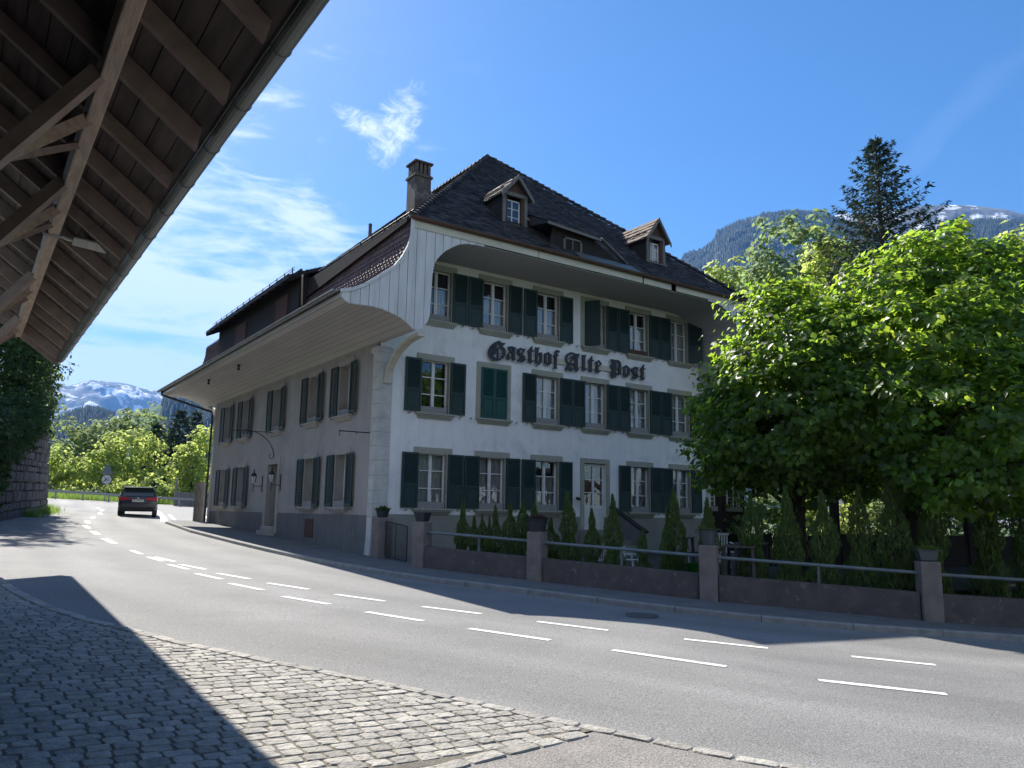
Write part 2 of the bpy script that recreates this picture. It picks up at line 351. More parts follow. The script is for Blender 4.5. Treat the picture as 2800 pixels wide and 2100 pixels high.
def glassmat():
    m = bpy.data.materials.new('window_glass'); m.use_nodes = True; t = m.node_tree; t.nodes.clear(); l = t.links.new
    out = t.nodes.new('ShaderNodeOutputMaterial'); g = t.nodes.new('ShaderNodeBsdfGlossy'); g.inputs['Roughness'].default_value = .015; g.inputs[0].default_value = (.95, .97, 1, 1)
    tr = t.nodes.new('ShaderNodeBsdfTransparent'); tr.inputs[0].default_value = (.80, .84, .84, 1)
    fr = t.nodes.new('ShaderNodeFresnel'); fr.inputs[0].default_value = 1.55
    ml = t.nodes.new('ShaderNodeMath'); ml.operation = 'MULTIPLY_ADD'; l(fr.outputs[0], ml.inputs[0]); ml.inputs[1].default_value = 1.8; ml.inputs[2].default_value = .03; ml.use_clamp = True
    n = t.nodes.new('ShaderNodeTexNoise'); n.inputs['Scale'].default_value = 1.6; bp = t.nodes.new('ShaderNodeBump'); bp.inputs['Distance'].default_value = .02; bp.inputs['Strength'].default_value = .6
    ge = t.nodes.new('ShaderNodeNewGeometry'); l(ge.outputs['Position'], n.inputs['Vector']); l(n.outputs[0], bp.inputs['Height']); l(bp.outputs[0], g.inputs['Normal'])
    mx = t.nodes.new('ShaderNodeMixShader'); l(ml.outputs[0], mx.inputs[0]); l(tr.outputs[0], mx.inputs[1]); l(g.outputs[0], mx.inputs[2]); l(mx.outputs[0], out.inputs[0])
    return m
m_glass = glassmat()

# ------------------------------------------------------------------ ground levels
GB, GC = -.0366, .0325
def pl(x, y): return GB*x+GC*y
def terrain(x, y):
    x = np.asarray(x, float); y = np.asarray(y, float)
    r = np.hypot(x, y)
    z = GB*np.clip(x, -40, 30)+GC*np.clip(y, -40, 60)-.22
    w = np.clip((y-57)/25, 0, 1); w = w*w*(3-2*w)
    z = z-w*9
    w2 = np.clip((r-60)/120, 0, 1); w2 = w2*w2*(3-2*w2)
    return z*(1-w2)+(-9.)*w2+(fbm(x/40+50, y/40+50, 3, 5)-.5)*2*w2
# ground sheet: rings out to the horizon
rad = np.concatenate([[0], np.geomspace(3, 16000, 74)]); NA = 128
A = np.linspace(0, 2*math.pi, NA, endpoint=False)
GX = -4+rad[:, None]*np.cos(A)[None]; GY = 6+rad[:, None]*np.sin(A)[None]
V = np.stack([GX, GY, terrain(GX, GY)], -1).reshape(-1, 3)
F = [(i*NA+j, i*NA+(j+1) % NA, (i+1)*NA+(j+1) % NA, (i+1)*NA+j) for i in range(len(rad)-1) for j in range(NA)]
T(npmesh('ground', V, F, m_ground, smooth=True), kind='structure')

KERB = [(4, 60), (1.6, 40.1), (.54, 32.1), (-.70, 24.3), (-2.0, 17.3), (-2.47, 10.6), (-2.45, 5), (-2.36, 1.95), (-2.1, -1.95), (-1.66, -4.34), (-1.2, -5.82), (-.78, -6.5), (.34, -8.83), (.8, -9.85), (1.26, -10.63), (1.98, -11.7), (2.95, -12.75), (5.38, -14.5), (9, -16.9), (16, -21), (30, -28), (50, -36)]
NEAR = [(-4, 75), (-5.0, 50), (-6.3, 36), (-7.2, 24), (-8.2, 14), (-8.9, 3), (-9.05, -3), (-8.99, -5.22), (-8.79, -7.19), (-8.53, -8.75), (-8.2, -9.92), (-7.86, -10.76), (-7.43, -11.85), (-6.99, -12.69), (-6.4, -13.81), (-6.12, -14.36), (-5.78, -15.06), (-5.46, -15.74), (-5.22, -16.22), (-4.91, -16.83), (-4.5, -17.5), (-2.5, -20.5), (0, -23.5), (5, -28), (14, -33.5), (30, -41), (50, -50)]
# road: wide flat sheet, gridded so that it stays on the sloping plane
def sheet(name, poly, off, mat, edge=None):
    b = MB(); top = [(x, y, pl(x, y)+off) for x, y in poly]
    b.face(top)
    if edge:
        n = len(top)
        for i in range(n):
            a, c = top[i], top[(i+1) % n]; b.quad(a, c, (c[0], c[1], c[2]-edge), (a[0], a[1], a[2]-edge))
    return b.build(name, mat)
road = [(-14, 54), (-9, 53), (-6, 40)]+[(-9.5, 26), (-10.5, 10), (-11.5, -3), (-11.5, -12), (-9.5, -19), (-7, -26), (0, -33), (30, -48), (50, -56)]+KERB[::-1][:17]+[(-2.2, 17), (-1.5, 19.5), (14, 19.5), (22, 30), (22, 56), (10, 56), (4, 54.8)]
T(sheet('road', road, -.106, m_asph), kind='structure')
def closest(p, pts):
    best = None
    for a, b in zip(pts, pts[1:]):
        a = Vector(a); b = Vector(b); d = b-a; t = max(0, min(1, (Vector(p)-a).dot(d)/d.length_squared)); q = a+d*t; e = (q-Vector(p)).length
        if best is None or e < best[0]: best = (e, q)
    return best[1]
def resample(pts, step):
    out = [pts[0]]; acc = 0
    for a, b in zip(pts, pts[1:]):
        Ls = math.dist(a, b); k = step-acc
        while k < Ls: t = k/Ls; out.append((a[0]+(b[0]-a[0])*t, a[1]+(b[1]-a[1])*t)); k += step
        acc = (acc+Ls) % step
    return out
# carriageway strip: its across-road coordinate drives the wheel-track wear
NR = resample(NEAR, .5); rows_ = []; acc = 0.; NV = 12; uv = []
for i, p in enumerate(NR):
    k = closest(p, KERB); 
    rows_.append([(p[0]+(k.x-p[0])*j/NV, p[1]+(k.y-p[1])*j/NV) for j in range(NV+1)])
V = [(x, y, pl(x, y)-.100) for r_ in rows_ for x, y in r_]
F = [(i*(NV+1)+j, i*(NV+1)+j+1, (i+1)*(NV+1)+j+1, (i+1)*(NV+1)+j) for i in range(len(rows_)-1) for j in range(NV)]
m_lane = MAT('worn_asphalt', (.200, .197, .192), (.245, .24, .232), sc=.7, rough=.74, spec=.22, bump=.010, bsc=60, c3=(.165, .163, .16), sc3=.35, m3=(.5, .75), speck=.42)
t_ = m_lane.node_tree; B_ = t_.nodes['Principled BSDF']; src_ = B_.inputs['Base Color'].links[0].from_socket
uvn = t_.nodes.new('ShaderNodeUVMap'); uvn.uv_map = 'lane'; sx_ = t_.nodes.new('ShaderNodeSeparateXYZ'); t_.links.new(uvn.outputs[0], sx_.inputs[0])
def tn(op, a, b):
    n = t_.nodes.new('ShaderNodeMath'); n.operation = op
    for i, v in enumerate((a, b)):
        if hasattr(v, 'is_output'): t_.links.new(v, n.inputs[i])
        else: n.inputs[i].default_value = v
    return n.outputs[0]
wv = tn('COSINE', tn('MULTIPLY', sx_.outputs[0], 2*math.pi*4), 0.)
cm = t_.nodes.new('ShaderNodeCombineXYZ'); t_.links.new(tn('MULTIPLY', sx_.outputs[0], 9.), cm.inputs[0]); t_.links.new(tn('MULTIPLY', sx_.outputs[1], .12), cm.inputs[1])
nz_ = t_.nodes.new('ShaderNodeTexNoise'); t_.links.new(cm.outputs[0], nz_.inputs['Vector']); nz_.inputs['Scale'].default_value = 1.; nz_.inputs['Detail'].default_value = 5
fac = tn('ADD', tn('MULTIPLY', wv, .07), tn('ADD', tn('MULTIPLY', nz_.outputs[0], .70), .62))
hv_ = t_.nodes.new('ShaderNodeHueSaturation'); t_.links.new(src_, hv_.inputs['Color']); t_.links.new(fac, hv_.inputs['Value']); t_.links.new(hv_.outputs[0], B_.inputs['Base Color'])
rg = tn('ADD', tn('MULTIPLY', nz_.outputs[0], .40), .62); t_.links.new(rg, B_.inputs['Roughness'])
lo_ = npmesh('road_lanes', V, F, m_lane); T(lo_, kind='structure')
ul = lo_.data.uv_layers.new(name='lane'); li = np.zeros(len(lo_.data.loops), np.int32); lo_.data.loops.foreach_get('vertex_index', li)
ul.data.foreach_set('uv', np.stack([(li % (NV+1))/NV, (li//(NV+1))*.5], 1).astype(np.float32).ravel())

# far kerb with stones, pavement behind it
def offs(pts, d):
    out = []
    for i, p in enumerate(pts):
        a = Vector(pts[max(i-1, 0)]); b = Vector(pts[min(i+1, len(pts)-1)]); t = (b-a).normalized(); out.append((p[0]-t.y*d, p[1]+t.x*d))
    return out
kp = [p for p in KERB[4:]]
kb = MB(); kin = offs(kp, .16)
rs = resample(kp, .25); ri = offs(rs, .16)
for i in range(len(rs)-1):
    j = (i % 6) == 5
    g = .012 if j else 0
    a, b2 = Vector(rs[i]), Vector(rs[i+1]); c, d = Vector(ri[i+1]), Vector(ri[i])
    if g: b2 = b2+(a-b2).normalized()*g; c = c+(d-c).normalized()*g
    zz = random.uniform(-.004, .004) if not j else 0
    mm = [a, b2, c, d]
    lo = [(p.x, p.y, pl(p.x, p.y)-.2) for p in mm]; hi = [(p.x, p.y, pl(p.x, p.y)+.004) for p in mm]
    # small chamfer on the road side
    a2 = a.lerp(d, .12); b3 = b2.lerp(c, .12)
    A1 = [(a.x, a.y, hi[0][2]-.02), (b2.x, b2.y, hi[1][2]-.02)]; A2 = [(a2.x, a2.y, hi[0][2]), (b3.x, b3.y, hi[1][2])]
    kb.quad(lo[0], lo[1], A1[1], A1[0]); kb.quad(A1[0], A1[1], A2[1], A2[0]); kb.quad(A2[0], A2[1], hi[2], hi[3]); kb.quad(hi[3], hi[2], lo[2], lo[3])
    if g: kb.quad(lo[1], lo[2], hi[2], b3.to_3d()*0+Vector(A2[1]))
T(kb.build('kerb', m_kerb, recalc=False), kind='structure')
T(sheet('pavement', [(x, y) for x, y in kin]+[(60, -20), (60, -8), (13, -13), (6, -11), (1.5, -3), (1.0, 0), (.2, 0), (.2, 18.6), (-1.3, 19.3)], 0, m_pave), kind='structure')
# cobbled end of the pavement at the far corner of the inn
# near side: cobbles
sdb = [(x, y) for x, y in NEAR[6:19]]
T(sheet('cobble_bed', [(-9.1, -3)]+[(x, y) for x, y in NEAR[7:18]]+[(-5.49, -15.97), (-6.69, -16.19), (-15, -16.5), (-15, -3)], -.076, m_joint), kind='structure')
T(sheet('yard_asphalt', [(-5.35, -15.98), (-5.22, -16.22), (-4.91, -16.83), (-4.5, -17.5), (-2.5, -20.5), (0, -23.5), (5, -28), (5, -40), (-30, -40), (-30, -16.6), (-15, -16.5), (-6.69, -16.19)], -.078, m_asph2), kind='structure')
def near_x(y):
    for (x0, y0), (x1, y1) in zip(NEAR, NEAR[1:]):
        if y1 <= y <= y0: return x0+(x1-x0)*(y-y0)/(y1-y0)
    return -9.05
def stone(b, c, ux, lx, ly, h, z):
    """rough cobble: pillowed top with uneven outline"""
    n = 12; ring = []
    for k in range(n):
        a = 2*math.pi*(k+.5)/n; ca, sa = math.cos(a), math.sin(a)
        q = (abs(ca)**9+abs(sa)**9)**(-1/9.)
        jx = 1+random.uniform(-.05, .04)
        ring.append((ca*q*lx/2*jx, sa*q*ly/2*jx))
    uy = (-ux[1], ux[0])
    def P(p, s, dz): return (c[0]+ux[0]*p[0]*s+uy[0]*p[1]*s, c[1]+ux[1]*p[0]*s+uy[1]*p[1]*s, z+dz)
    def slope(p, s): return GB*(ux[0]*p[0]+uy[0]*p[1])*s+GC*(ux[1]*p[0]+uy[1]*p[1])*s
    base = len(b.v); tilt = (random.uniform(-.025, .025), random.uniform(-.025, .025))
    for s, dz in ((1.0, -.06), (1.0, -.009), (.93, -.001), (.5, .001)):
        for p in ring: b.v.append(P(p, s, dz+h+slope(p, s)+(p[0]*tilt[0]+p[1]*tilt[1] if dz > -.05 else 0)+(random.uniform(-.002, .002) if dz > -.05 else 0)))
    b.v.append(P((0, 0), 0, h+.002+random.uniform(-.002, .002)))
    for i in range(3):
        for k in range(n): b.f.append((base+i*n+k, base+i*n+(k+1) % n, base+(i+1)*n+(k+1) % n, base+(i+1)*n+k))
    for k in range(n): b.f.append((base+3*n+k, base+3*n+(k+1) % n, base+4*n))
cb = MB(); y = -16.02; row = 0
while y > -16.3-0 or y < -3.0:
    row += 1
    lean = .02
    x = near_x(y+.0)-.165+random.uniform(-.02, .02)
    if y < -15.9: x = -6.0
    wob = random.uniform(-.006, .006)
    while x > -12.8:
        lx = random.uniform(.13, .20); xc = x-lx/2; yc = y+(xc+6)*lean+wob+random.uniform(-.006, .006)
        stone(cb, (xc, yc), (1, lean+random.uniform(-.05, .05)), lx-.012, random.uniform(.116, .130), random.uniform(-.003, .003), pl(xc, yc)-.068)
        x -= lx
    y += .136
    if y > -3.0: break
T(cb.build('cobblestones', m_cob, recalc=False), kind='structure')
eb = MB(); npts = resample(NEAR[6:], .30)
for i in range(len(npts)-1):
    a, b2 = npts[i], npts[i+1]
    if math.dist(a, (0, -3)) > 33: break
    t = (Vector(b2)-Vector(a)); l_ = t.length; t.normalize(); n_ = Vector((-t.y, t.x))
    if n_.x > 0: n_ = -n_
    c = (Vector(a)+Vector(b2))/2+n_*.075
    stone(eb, c, (t.x, t.y), l_-.008, .14, random.uniform(-.003, .003), pl(c.x, c.y)-.064)
cx = -5.6
while cx > -12:
    l_ = random.uniform(.24, .34); c = (cx-l_/2, -16.04+(cx+5.6)*.19 if cx > -6.8 else -16.30+(cx+6.8)*.03)
    stone(eb, c, (1, .19 if cx > -6.8 else .03), l_-.01, .135, random.uniform(-.003, .003), pl(*c)-.066); cx -= l_
T(eb.build('edging_stones', m_cob, recalc=False), kind='structure')

# road markings
mk = MB()
def dash(a, b, w=.135, z=-.094):
    a = Vector(a); b = Vector(b); t = (b-a).normalized(); n = Vector((-t.y, t.x))*(w/2)
    K = 10; Lp = []; Rp = []
    for i in range(K+1):
        p = a.lerp(b, i/K)+t*(random.uniform(-.01, .01) if i in (0, K) else 0)
        Lp.append(p+n*random.uniform(.88, 1.04)); Rp.append(p-n*random.uniform(.88, 1.04))
    for i in range(K): mk.quad(*[(q.x, q.y, pl(q.x, q.y)+z) for q in (Lp[i], Lp[i+1], Rp[i+1], Rp[i])])
Ud = [((-3.33, -9.22), (-2.75, -10.1)), ((-2.29, -10.97), (-1.69, -11.91)), ((-1.05, -12.78), (-.35, -13.65)), ((.38, -14.45), (1.06, -15.21)), ((1.9, -15.95), (2.7, -16.6)), ((-4.16, -7.61), (-3.66, -8.55)), ((-4.79, -5.92), (-4.37, -6.89)), ((-5.27, -4.2), (-4.93, -5.23)), ((-5.59, -2.41), (-5.31, -3.45)), ((-5.76, -.61), (-5.57, -1.75)), ((3.6, -17.3), (4.4, -17.9)), ((5.2, -18.5), (6, -19))]
Ld = [((-4.5, -9.67), (-4.06, -10.62)), ((-3.74, -11.34), (-3.14, -12.4)), ((-2.77, -13.19), (-2.08, -14.41)), ((-1.6, -15.3), (-.76, -16.26)), ((-5.15, -7.83), (-4.75, -8.8)), ((-5.5, -5.98), (-5.21, -6.99)), ((-5.7, -4.29), (-5.47, -5.3)), ((-5.83, -2.44), (-5.66, -3.48)), ((-5.92, -.65), (-5.81, -1.7)), ((-5.97, 1.25), (-5.93, .1)), ((0, -17), (.9, -17.8)), ((1.8, -18.5), (2.7, -19.2))]
Fd = [((-6.03, 5.6), (-6.03, 3.6)), ((-5.9, 9.2), (-5.95, 7.4)), ((-5.74, 12.6), (-5.8, 10.9)), ((-5.2, 16.6), (-5.4, 14.6)), ((-4.4, 21.2), (-4.7, 19.2)), ((-3.4, 26.9), (-3.7, 24.4)), ((-2.6, 31.9), (-3.0, 29.6)), ((-2.4, 36), (-2.5, 34))]
for a, b in Ud+Ld: dash(a, b)
for a, b in Fd: dash(a, b, .2)
ep = resample([(2.2, 46), (1.6, 40.1), (.54, 32.1), (-.70, 24.3), (-2.0, 17.6)], 1.2)
for a, b in zip(ep, ep[1:]): dash(a, (b[0]+(a[0]-b[0])*.03, b[1]+(a[1]-b[1])*.03), .32)
dash((.59, 29.3), (-1.0, 19.9), .2); dash((2.6, 29.3), (1.6, 24), .2)
T(mk.build('road_markings', m_paint, recalc=False), kind='structure')
mh = MB(); mh.lathe([(.36, -.02), (.36, .0), (.33, .002), (.33, -.004), (.31, -.004), (.31, .002)], (.06, -10.68, pl(.06, -10.68)-.092), 28)
T(mh.build('manhole_cover', MAT('worn_cast_iron', (.07, .07, .072), (.10, .10, .10), sc=20, rough=.7)), 'round dark iron manhole cover set in the shaded road beside the kerb', 'manhole cover')

# ------------------------------------------------------------------ the inn
INN = E('inn', label='large white inn with grey-green window surrounds, dark green shutters and a bell-shaped dark tiled roof', cat='inn')
def wallpanel(name, mat, mp, u0, u1, z0, z1, holes, depth, out, parent):
    """mp(u,z,d)->xyz; holes: (u0,u1,z0,z1)"""
    us = sorted({u0, u1, *[h[0] for h in holes], *[h[1] for h in holes]}); zs = sorted({z0, z1, *[h[2] for h in holes], *[h[3] for h in holes]})
    us = [u for u in us if u0 <= u <= u1]; zs = [z for z in zs if z0 <= z <= z1]
    b = MB()
    for i in range(len(us)-1):
        for j in range(len(zs)-1):
            uc, zc = (us[i]+us[i+1])/2, (zs[j]+zs[j+1])/2
            if any(h[0] < uc < h[1] and h[2] < zc < h[3] for h in holes): continue
            b.quad(mp(us[i], zs[j], 0), mp(us[i+1], zs[j], 0), mp(us[i+1], zs[j+1], 0), mp(us[i], zs[j+1], 0))
    for h in holes:
        lo, hi = max(h[2], z0), min(h[3], z1)
        if lo >= hi: continue
        b.quad(mp(h[0], lo, 0), mp(h[0], hi, 0), mp(h[0], hi, depth), mp(h[0], lo, depth))
        b.quad(mp(h[1], lo, depth), mp(h[1], hi, depth), mp(h[1], hi, 0), mp(h[1], lo, 0))
        if hi == h[3]: b.quad(mp(h[0], hi, 0), mp(h[1], hi, 0), mp(h[1], hi, depth), mp(h[0], hi, depth))
        if lo == h[2]: b.quad(mp(h[0], lo, depth), mp(h[1], lo, depth), mp(h[1], lo, 0), mp(h[0], lo, 0))
    return b.build(name, mat, parent, recalc=False)
fm = lambda u, z, d: (u, d, z)
sm_ = lambda u, z, d: (d, u, z)
WX = [1.40, 3.54, 5.71, 7.82, 9.95, 12.08]; WZ = [1.34, 4.19, 7.07]; WH = 1.65
fh = [(x, x+1, z, z+WH) for z in WZ for x in WX if not (z == 1.34 and x == 7.82)]+[(7.82, 8.82, .70, 2.99)]
wallpanel('front_wall', m_wall, fm, .03, 14.15, 1.16, 9.25, fh, .34, -1, INN)
wallpanel('front_plinth', m_plinth, lambda u, z, d: (u, d-.004, z), .03, 14.15, -.6, 1.16, fh, .34, -1, INN)
SY1 = [2.88, 5.61, 13.55, 16.3]; SY2 = [2.88, 5.61, 9.42, 13.45, 16.25]
sh = [(y-1, y, 1.34, 2.99) for y in SY1]+[(y-1, y, 4.19, 5.84) for y in SY2]+[(8.42, 9.58, .62, 2.93)]
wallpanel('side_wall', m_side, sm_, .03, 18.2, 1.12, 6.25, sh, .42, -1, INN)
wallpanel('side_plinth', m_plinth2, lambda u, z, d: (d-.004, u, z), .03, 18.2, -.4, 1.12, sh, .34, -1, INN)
b = MB(); b.quad((14.15, 0, -.6), (14.15, 18.2, -.6), (14.15, 18.2, 9), (14.15, 0, 9)); b.quad((14.15, 18.2, -.6), (0, 18.2, -.6), (0, 18.2, 9), (14.15, 18.2, 9))
b.build('rear_wall', m_wall, INN)
b = MB(); b.box(.9, 13.3, .9, 17.3, 0, 8.9); b.build('dark_rooms', m_dark, INN)
# corner quoins
q = MB(); z = -.1; k = 0; random.seed(3)
while z < 6.0:
    h = random.uniform(.36, .44); h = min(h, 6.02-z)
    wf = .46; ws = .34
    t = .008+random.uniform(0, .002)
    if z+h > .1: q.hexa([(-t-.01, ws, z+.005), (-t-.01, -t-.01, z+.005), (wf, -t-.01, z+.005), (wf, ws, z+.005), (-t-.01, ws, z+h-.005), (-t-.01, -t-.01, z+h-.005), (wf, -t-.01, z+h-.005), (wf, ws, z+h-.005)])
    z += h; k += 1
q.build('corner_quoins', m_quoin, INN, bevel=.008)
q = MB()
for z in np.arange(0.1, 8.0, .42):
    q.box(13.92, 14.18, -.016, .3, z+.005, z+.415)
q.build('corner_quoins', m_quoin, INN, bevel=.008)
q = MB()
for z in np.arange(0.4, 6.0, .42):
    q.box(-.016, .3, 17.95, 18.23, z+.005, z+.415)
q.build('corner_quoins', m_quoin, INN, bevel=.008)
# kicker stone at the corner, little capital under the soffit
b = MB(); b.hexa([(-.10, -.10, -.15), (.34, -.10, -.15), (.34, .3, -.15), (-.10, .3, -.15), (-.03, -.03, .75), (.34, -.03, .75), (.34, .3, .75), (-.03, .3, .75)]); b.build('corner_stone', m_quoin, INN, bevel=.04)
b = MB(); b.box(-.07, .36, -.04, .42, 5.86, 6.04); b.build('corner_capital', m_quoin, INN, bevel=.03)
b = MB(); b.hexa([(-.255, -1.95, 9.22), (-.285, 5.7, 8.72), (-.20, 5.7, 8.72), (-.16, -1.95, 9.22), (-.25, -1.95, 9.36), (-.25, 5.7, 9.38), (-.05, 5.7, 9.38), (-.05, -1.95, 9.36)]); b.build('upper_eave_boards', m_darkw, INN)

# window kit (local: x right, y into the wall, opening 1.0 x 1.65 from the origin)
def surround(dp=.2):
    b = MB(); t = -.03
    b.box(-.16, 0, t, .0, 0, WH); b.box(1, 1.16, t, .0, 0, WH); b.box(-.16, 1.16, t, .0, WH, WH+.16)
    e_ = .004; b.quad((e_, t, 0), (e_, dp, 0), (e_, dp, WH), (e_, t, WH)); b.quad((1-e_, t, 0), (1-e_, t, WH), (1-e_, dp, WH), (1-e_, dp, 0)); b.quad((e_, t, WH-e_), (e_, dp, WH-e_), (1-e_, dp, WH-e_), (1-e_, t, WH-e_))
    # thin rebate
    b.box(.0, .03, -.034, .02, 0, WH); b.box(.97, 1., -.034, .02, 0, WH); b.box(.03, .97, -.034, .02, WH-.03, WH)
    return b
def sill():
    b = MB()
    pr = [(-.155, 0), (-.155, -.05), (-.12, -.065), (-.12, -.09), (-.075, -.13), (-.05, -.17), (.3, -.17), (.3, .0)]
    n = len(pr); x0, x1 = -.17, 1.18; base = len(b.v)
    for x, s in ((x0, 1), (x1, -1)):
        for y_, z_ in pr: b.v.append((x+s*(.10 if z_ < -.12 else .05 if z_ < -.06 else 0), y_, z_))
    b.f.append(tuple(range(base, base+n))); b.f.append(tuple(range(base+n, base+2*n))[::-1])
    for i in range(n): j = (i+1) % n; b.f.append((base+i, base+j, base+n+j, base+n+i))
    return b
def sash(x0=0., x1=1., z1=WH, zr=(.36, .68), y=.15):
    b = MB(); f = .055; xc = (x0+x1)/2
    b.box(x0, x0+f, y, y+.07, 0, z1); b.box(x1-f, x1, y, y+.07, 0, z1); b.box(x0+f, x1-f, y, y+.07, 0, f+.02); b.box(x0+f, x1-f, y, y+.07, z1-f, z1)
    b.box(xc-.05, xc+.05, y-.012, y+.06, f+.02, z1-f); b.box(xc-.018, xc+.018, y-.028, y-.012, f+.02, z1-f)
    for r in zr:
        zz = z1*r; b.box(x0+f, xc-.05, y+.01, y+.05, zz-.014, zz+.014); b.box(xc+.05, x1-f, y+.01, y+.05, zz-.014, zz+.014)
    return b
def pane(x0=.05, x1=.95, z0=.06, z1=WH-.05, y=.188):
    b = MB(); b.quad((x0, y, z0), (x1, y, z0), (x1, y, z1), (x0, y, z1)); return b
def curtain(gap=.14, side=1, z0=.05, z1=WH-.06, y=.27, seed=0):
    b = MB(); rnd = random.Random(seed)
    for (a, c) in ((.04, .5-gap/2), (.5+gap/2, .96)):
        n = 26; pts = []; ph = rnd.uniform(0, 6)
        for i in range(n+1):
            u = i/n; pts.append((a+(c-a)*u, y+.022*math.sin(u*34+ph)+.012*math.sin(u*13+2*ph)))
        for i in range(n):
            (x0, y0), (x1, y1) = pts[i], pts[i+1]
            b.quad((x0, y0, z0), (x1, y1, z0), (x1, y1, z1), (x0, y0, z1))
    return b
def shutter(w=.545, h=1.62, full=False):
    """hinge edge at x=0, leaf to +x, front face at y=-.04"""
    b = MB(); s = .065
    b.box(0, s, -.04, 0, 0, h); b.box(w-s, w, -.04, 0, 0, h); b.box(s, w-s, -.04, 0, h-s, h); b.box(s, w-s, -.04, 0, 0, .09)
    zm = .09 if full else .66
    if not full:
        b.box(s, w-s, -.04, 0, .60, .70); b.box(s, w-s, -.052, -.04, .635, .655)
        b.box(s, w-s, -.026, -.012, .09, .60); b.box(s+.035, w-s-.035, -.036, -.026, .125, .565); zm = .70
    n = int((h-s-zm)/.052); st = (h-s-zm)/n
    for i in range(n):
        z = zm+st*i
        b.hexa([(s, -.036, z), (w-s, -.036, z), (w-s, -.006, z+st*.62), (s, -.006, z+st*.62), (s, -.036, z+.009), (w-s, -.036, z+.009), (w-s, -.006, z+st*.62+.009), (s, -.006, z+st*.62+.009)])
    b.box(s, w-s, -.004, -.001, zm, h-s) if not full else None
    return b
def flowerbox():
    b = MB(); b.box(.03, .93, -.02, .0, .0, .20); b.box(.03, .93, .12, .14, .0, .20); b.box(.03, .05, .0, .12, .0, .20); b.box(.91, .93, .0, .12, .0, .20); b.box(.05, .91, .0, .12, .0, .02); return b
def hook():
    b = MB(); b.tube([(0, 0, 0), (0, -.09, 0), (0, -.11, .05)], .009, 5); b.tube([(-.05, -.08, -.01), (.05, -.08, .01)], .008, 5); return b
# prototypes' meshes, shared by every copy
def proto(b, name, mat, **k):
    o = b.build(name, mat, None, **k); COL.objects.unlink(o); return o.data
PM = dict(sur=proto(surround(), 'window', m_stone), sur2=proto(surround(.36), 'window', m_stone2), sill=proto(sill(), 'sill', m_stone), sill2=proto(sill(), 'sill', m_stone2),
          sash=proto(sash(), 'sash_frame', m_white), pane=proto(pane(), 'pane', m_glass, recalc=False), sh=proto(shutter(), 'shutter', m_green), shg=proto(shutter(), 'shutter', m_green2),
          shf=proto(shutter(full=True), 'shutter', m_green), fb=proto(flowerbox(), 'flower_box', m_box), fbr=proto(flowerbox(), 'flower_box', m_redw), hook=proto(hook(), 'shutter_hook', m_iron))
CU = [proto(curtain(g, seed=i), 'curtain', m_curt) for i, g in enumerate((.03, .10, .02))]+[proto(curtain(.1, z1=1.1, seed=5), 'curtain', m_curt)]
def inst(name, me, parent, loc=(0, 0, 0), rz=0., sc=None, label=None):
    o = bpy.data.objects.new(name, me); COL.objects.link(o); o.parent = parent; o.location = loc; o.rotation_euler = (0, 0, rz)
    if sc: o.scale = sc
    if label: o['label'] = label
    return o
def window(x, z, face='front', cur=0, left=180, right=180, box='fb', green='sh', closed=False, label=None):
    """left/right: shutter opening angle in degrees (180 = flat on the wall, 0 = closed)"""
    if face == 'front': loc, rz = (x, 0, z), 0.
    else: loc, rz = (0, x, z), R_(-90)
    w = inst('window', PM['sur' if face == 'front' else 'sur2'], INN, loc, rz, label=label)
    inst('sill', PM['sill' if face == 'front' else 'sill2'], w)
    dy = 0 if face == 'front' else .15
    inst('sash_frame', PM['sash'], w, (0, dy, 0)); inst('pane', PM['pane'], w, (0, dy, 0))
    if cur is not None: inst('curtain', CU[cur], w, (0, dy, 0))
    yo = -.045 if not closed else -.036
    if left is not None:
        inst('shutter', PM[green], w, (-.004 if left else .004, yo, .015), R_(-left), (1 if left else .91, -1 if left else 1, 1))
    if right is not None:
        inst('shutter', PM[green], w, (1.004 if right else .996, yo, .015), R_(right-180), (1 if right else .91, 1 if right else -1, 1))
    if box: inst('flower_box', PM[box], w, (0, 0, .0))
    inst('shutter_hook', PM['hook'], w, (-.38, 0, -.06)); inst('shutter_hook', PM['hook'], w, (1.38, 0, -.06))
    return w
# ground floor
for i, (k, c) in enumerate(((0, 0), (1, 1), (2, 3), (4, 0), (5, 1))): window(WX[k], WZ[0], cur=c)
# first floor
window(WX[0], WZ[1], cur=None); window(WX[1], WZ[1], cur=None, left=0, right=0, green='shg', closed=True, box=None, label='window with both fresh green shutters closed')
for k, c in ((2, 0), (3, 0), (4, 0), (5, 2)): window(WX[k], WZ[1], cur=c)
# second floor
window(WX[0], WZ[2], cur=3, left=105); window(WX[1], WZ[2], cur=3); window(WX[2], WZ[2], cur=3); window(WX[3], WZ[2], cur=0, left=55, label='window with its left shutter ajar')
window(WX[4], WZ[2], cur=3, box='fbr'); window(WX[5], WZ[2], cur=0, right=125, box=None)
for y in SY1: window(y, WZ[0], 'side', cur=0, green='shf', left=178, right=178)
for y in SY2: window(y, WZ[1], 'side', cur=1, green='shf', left=178, right=176)
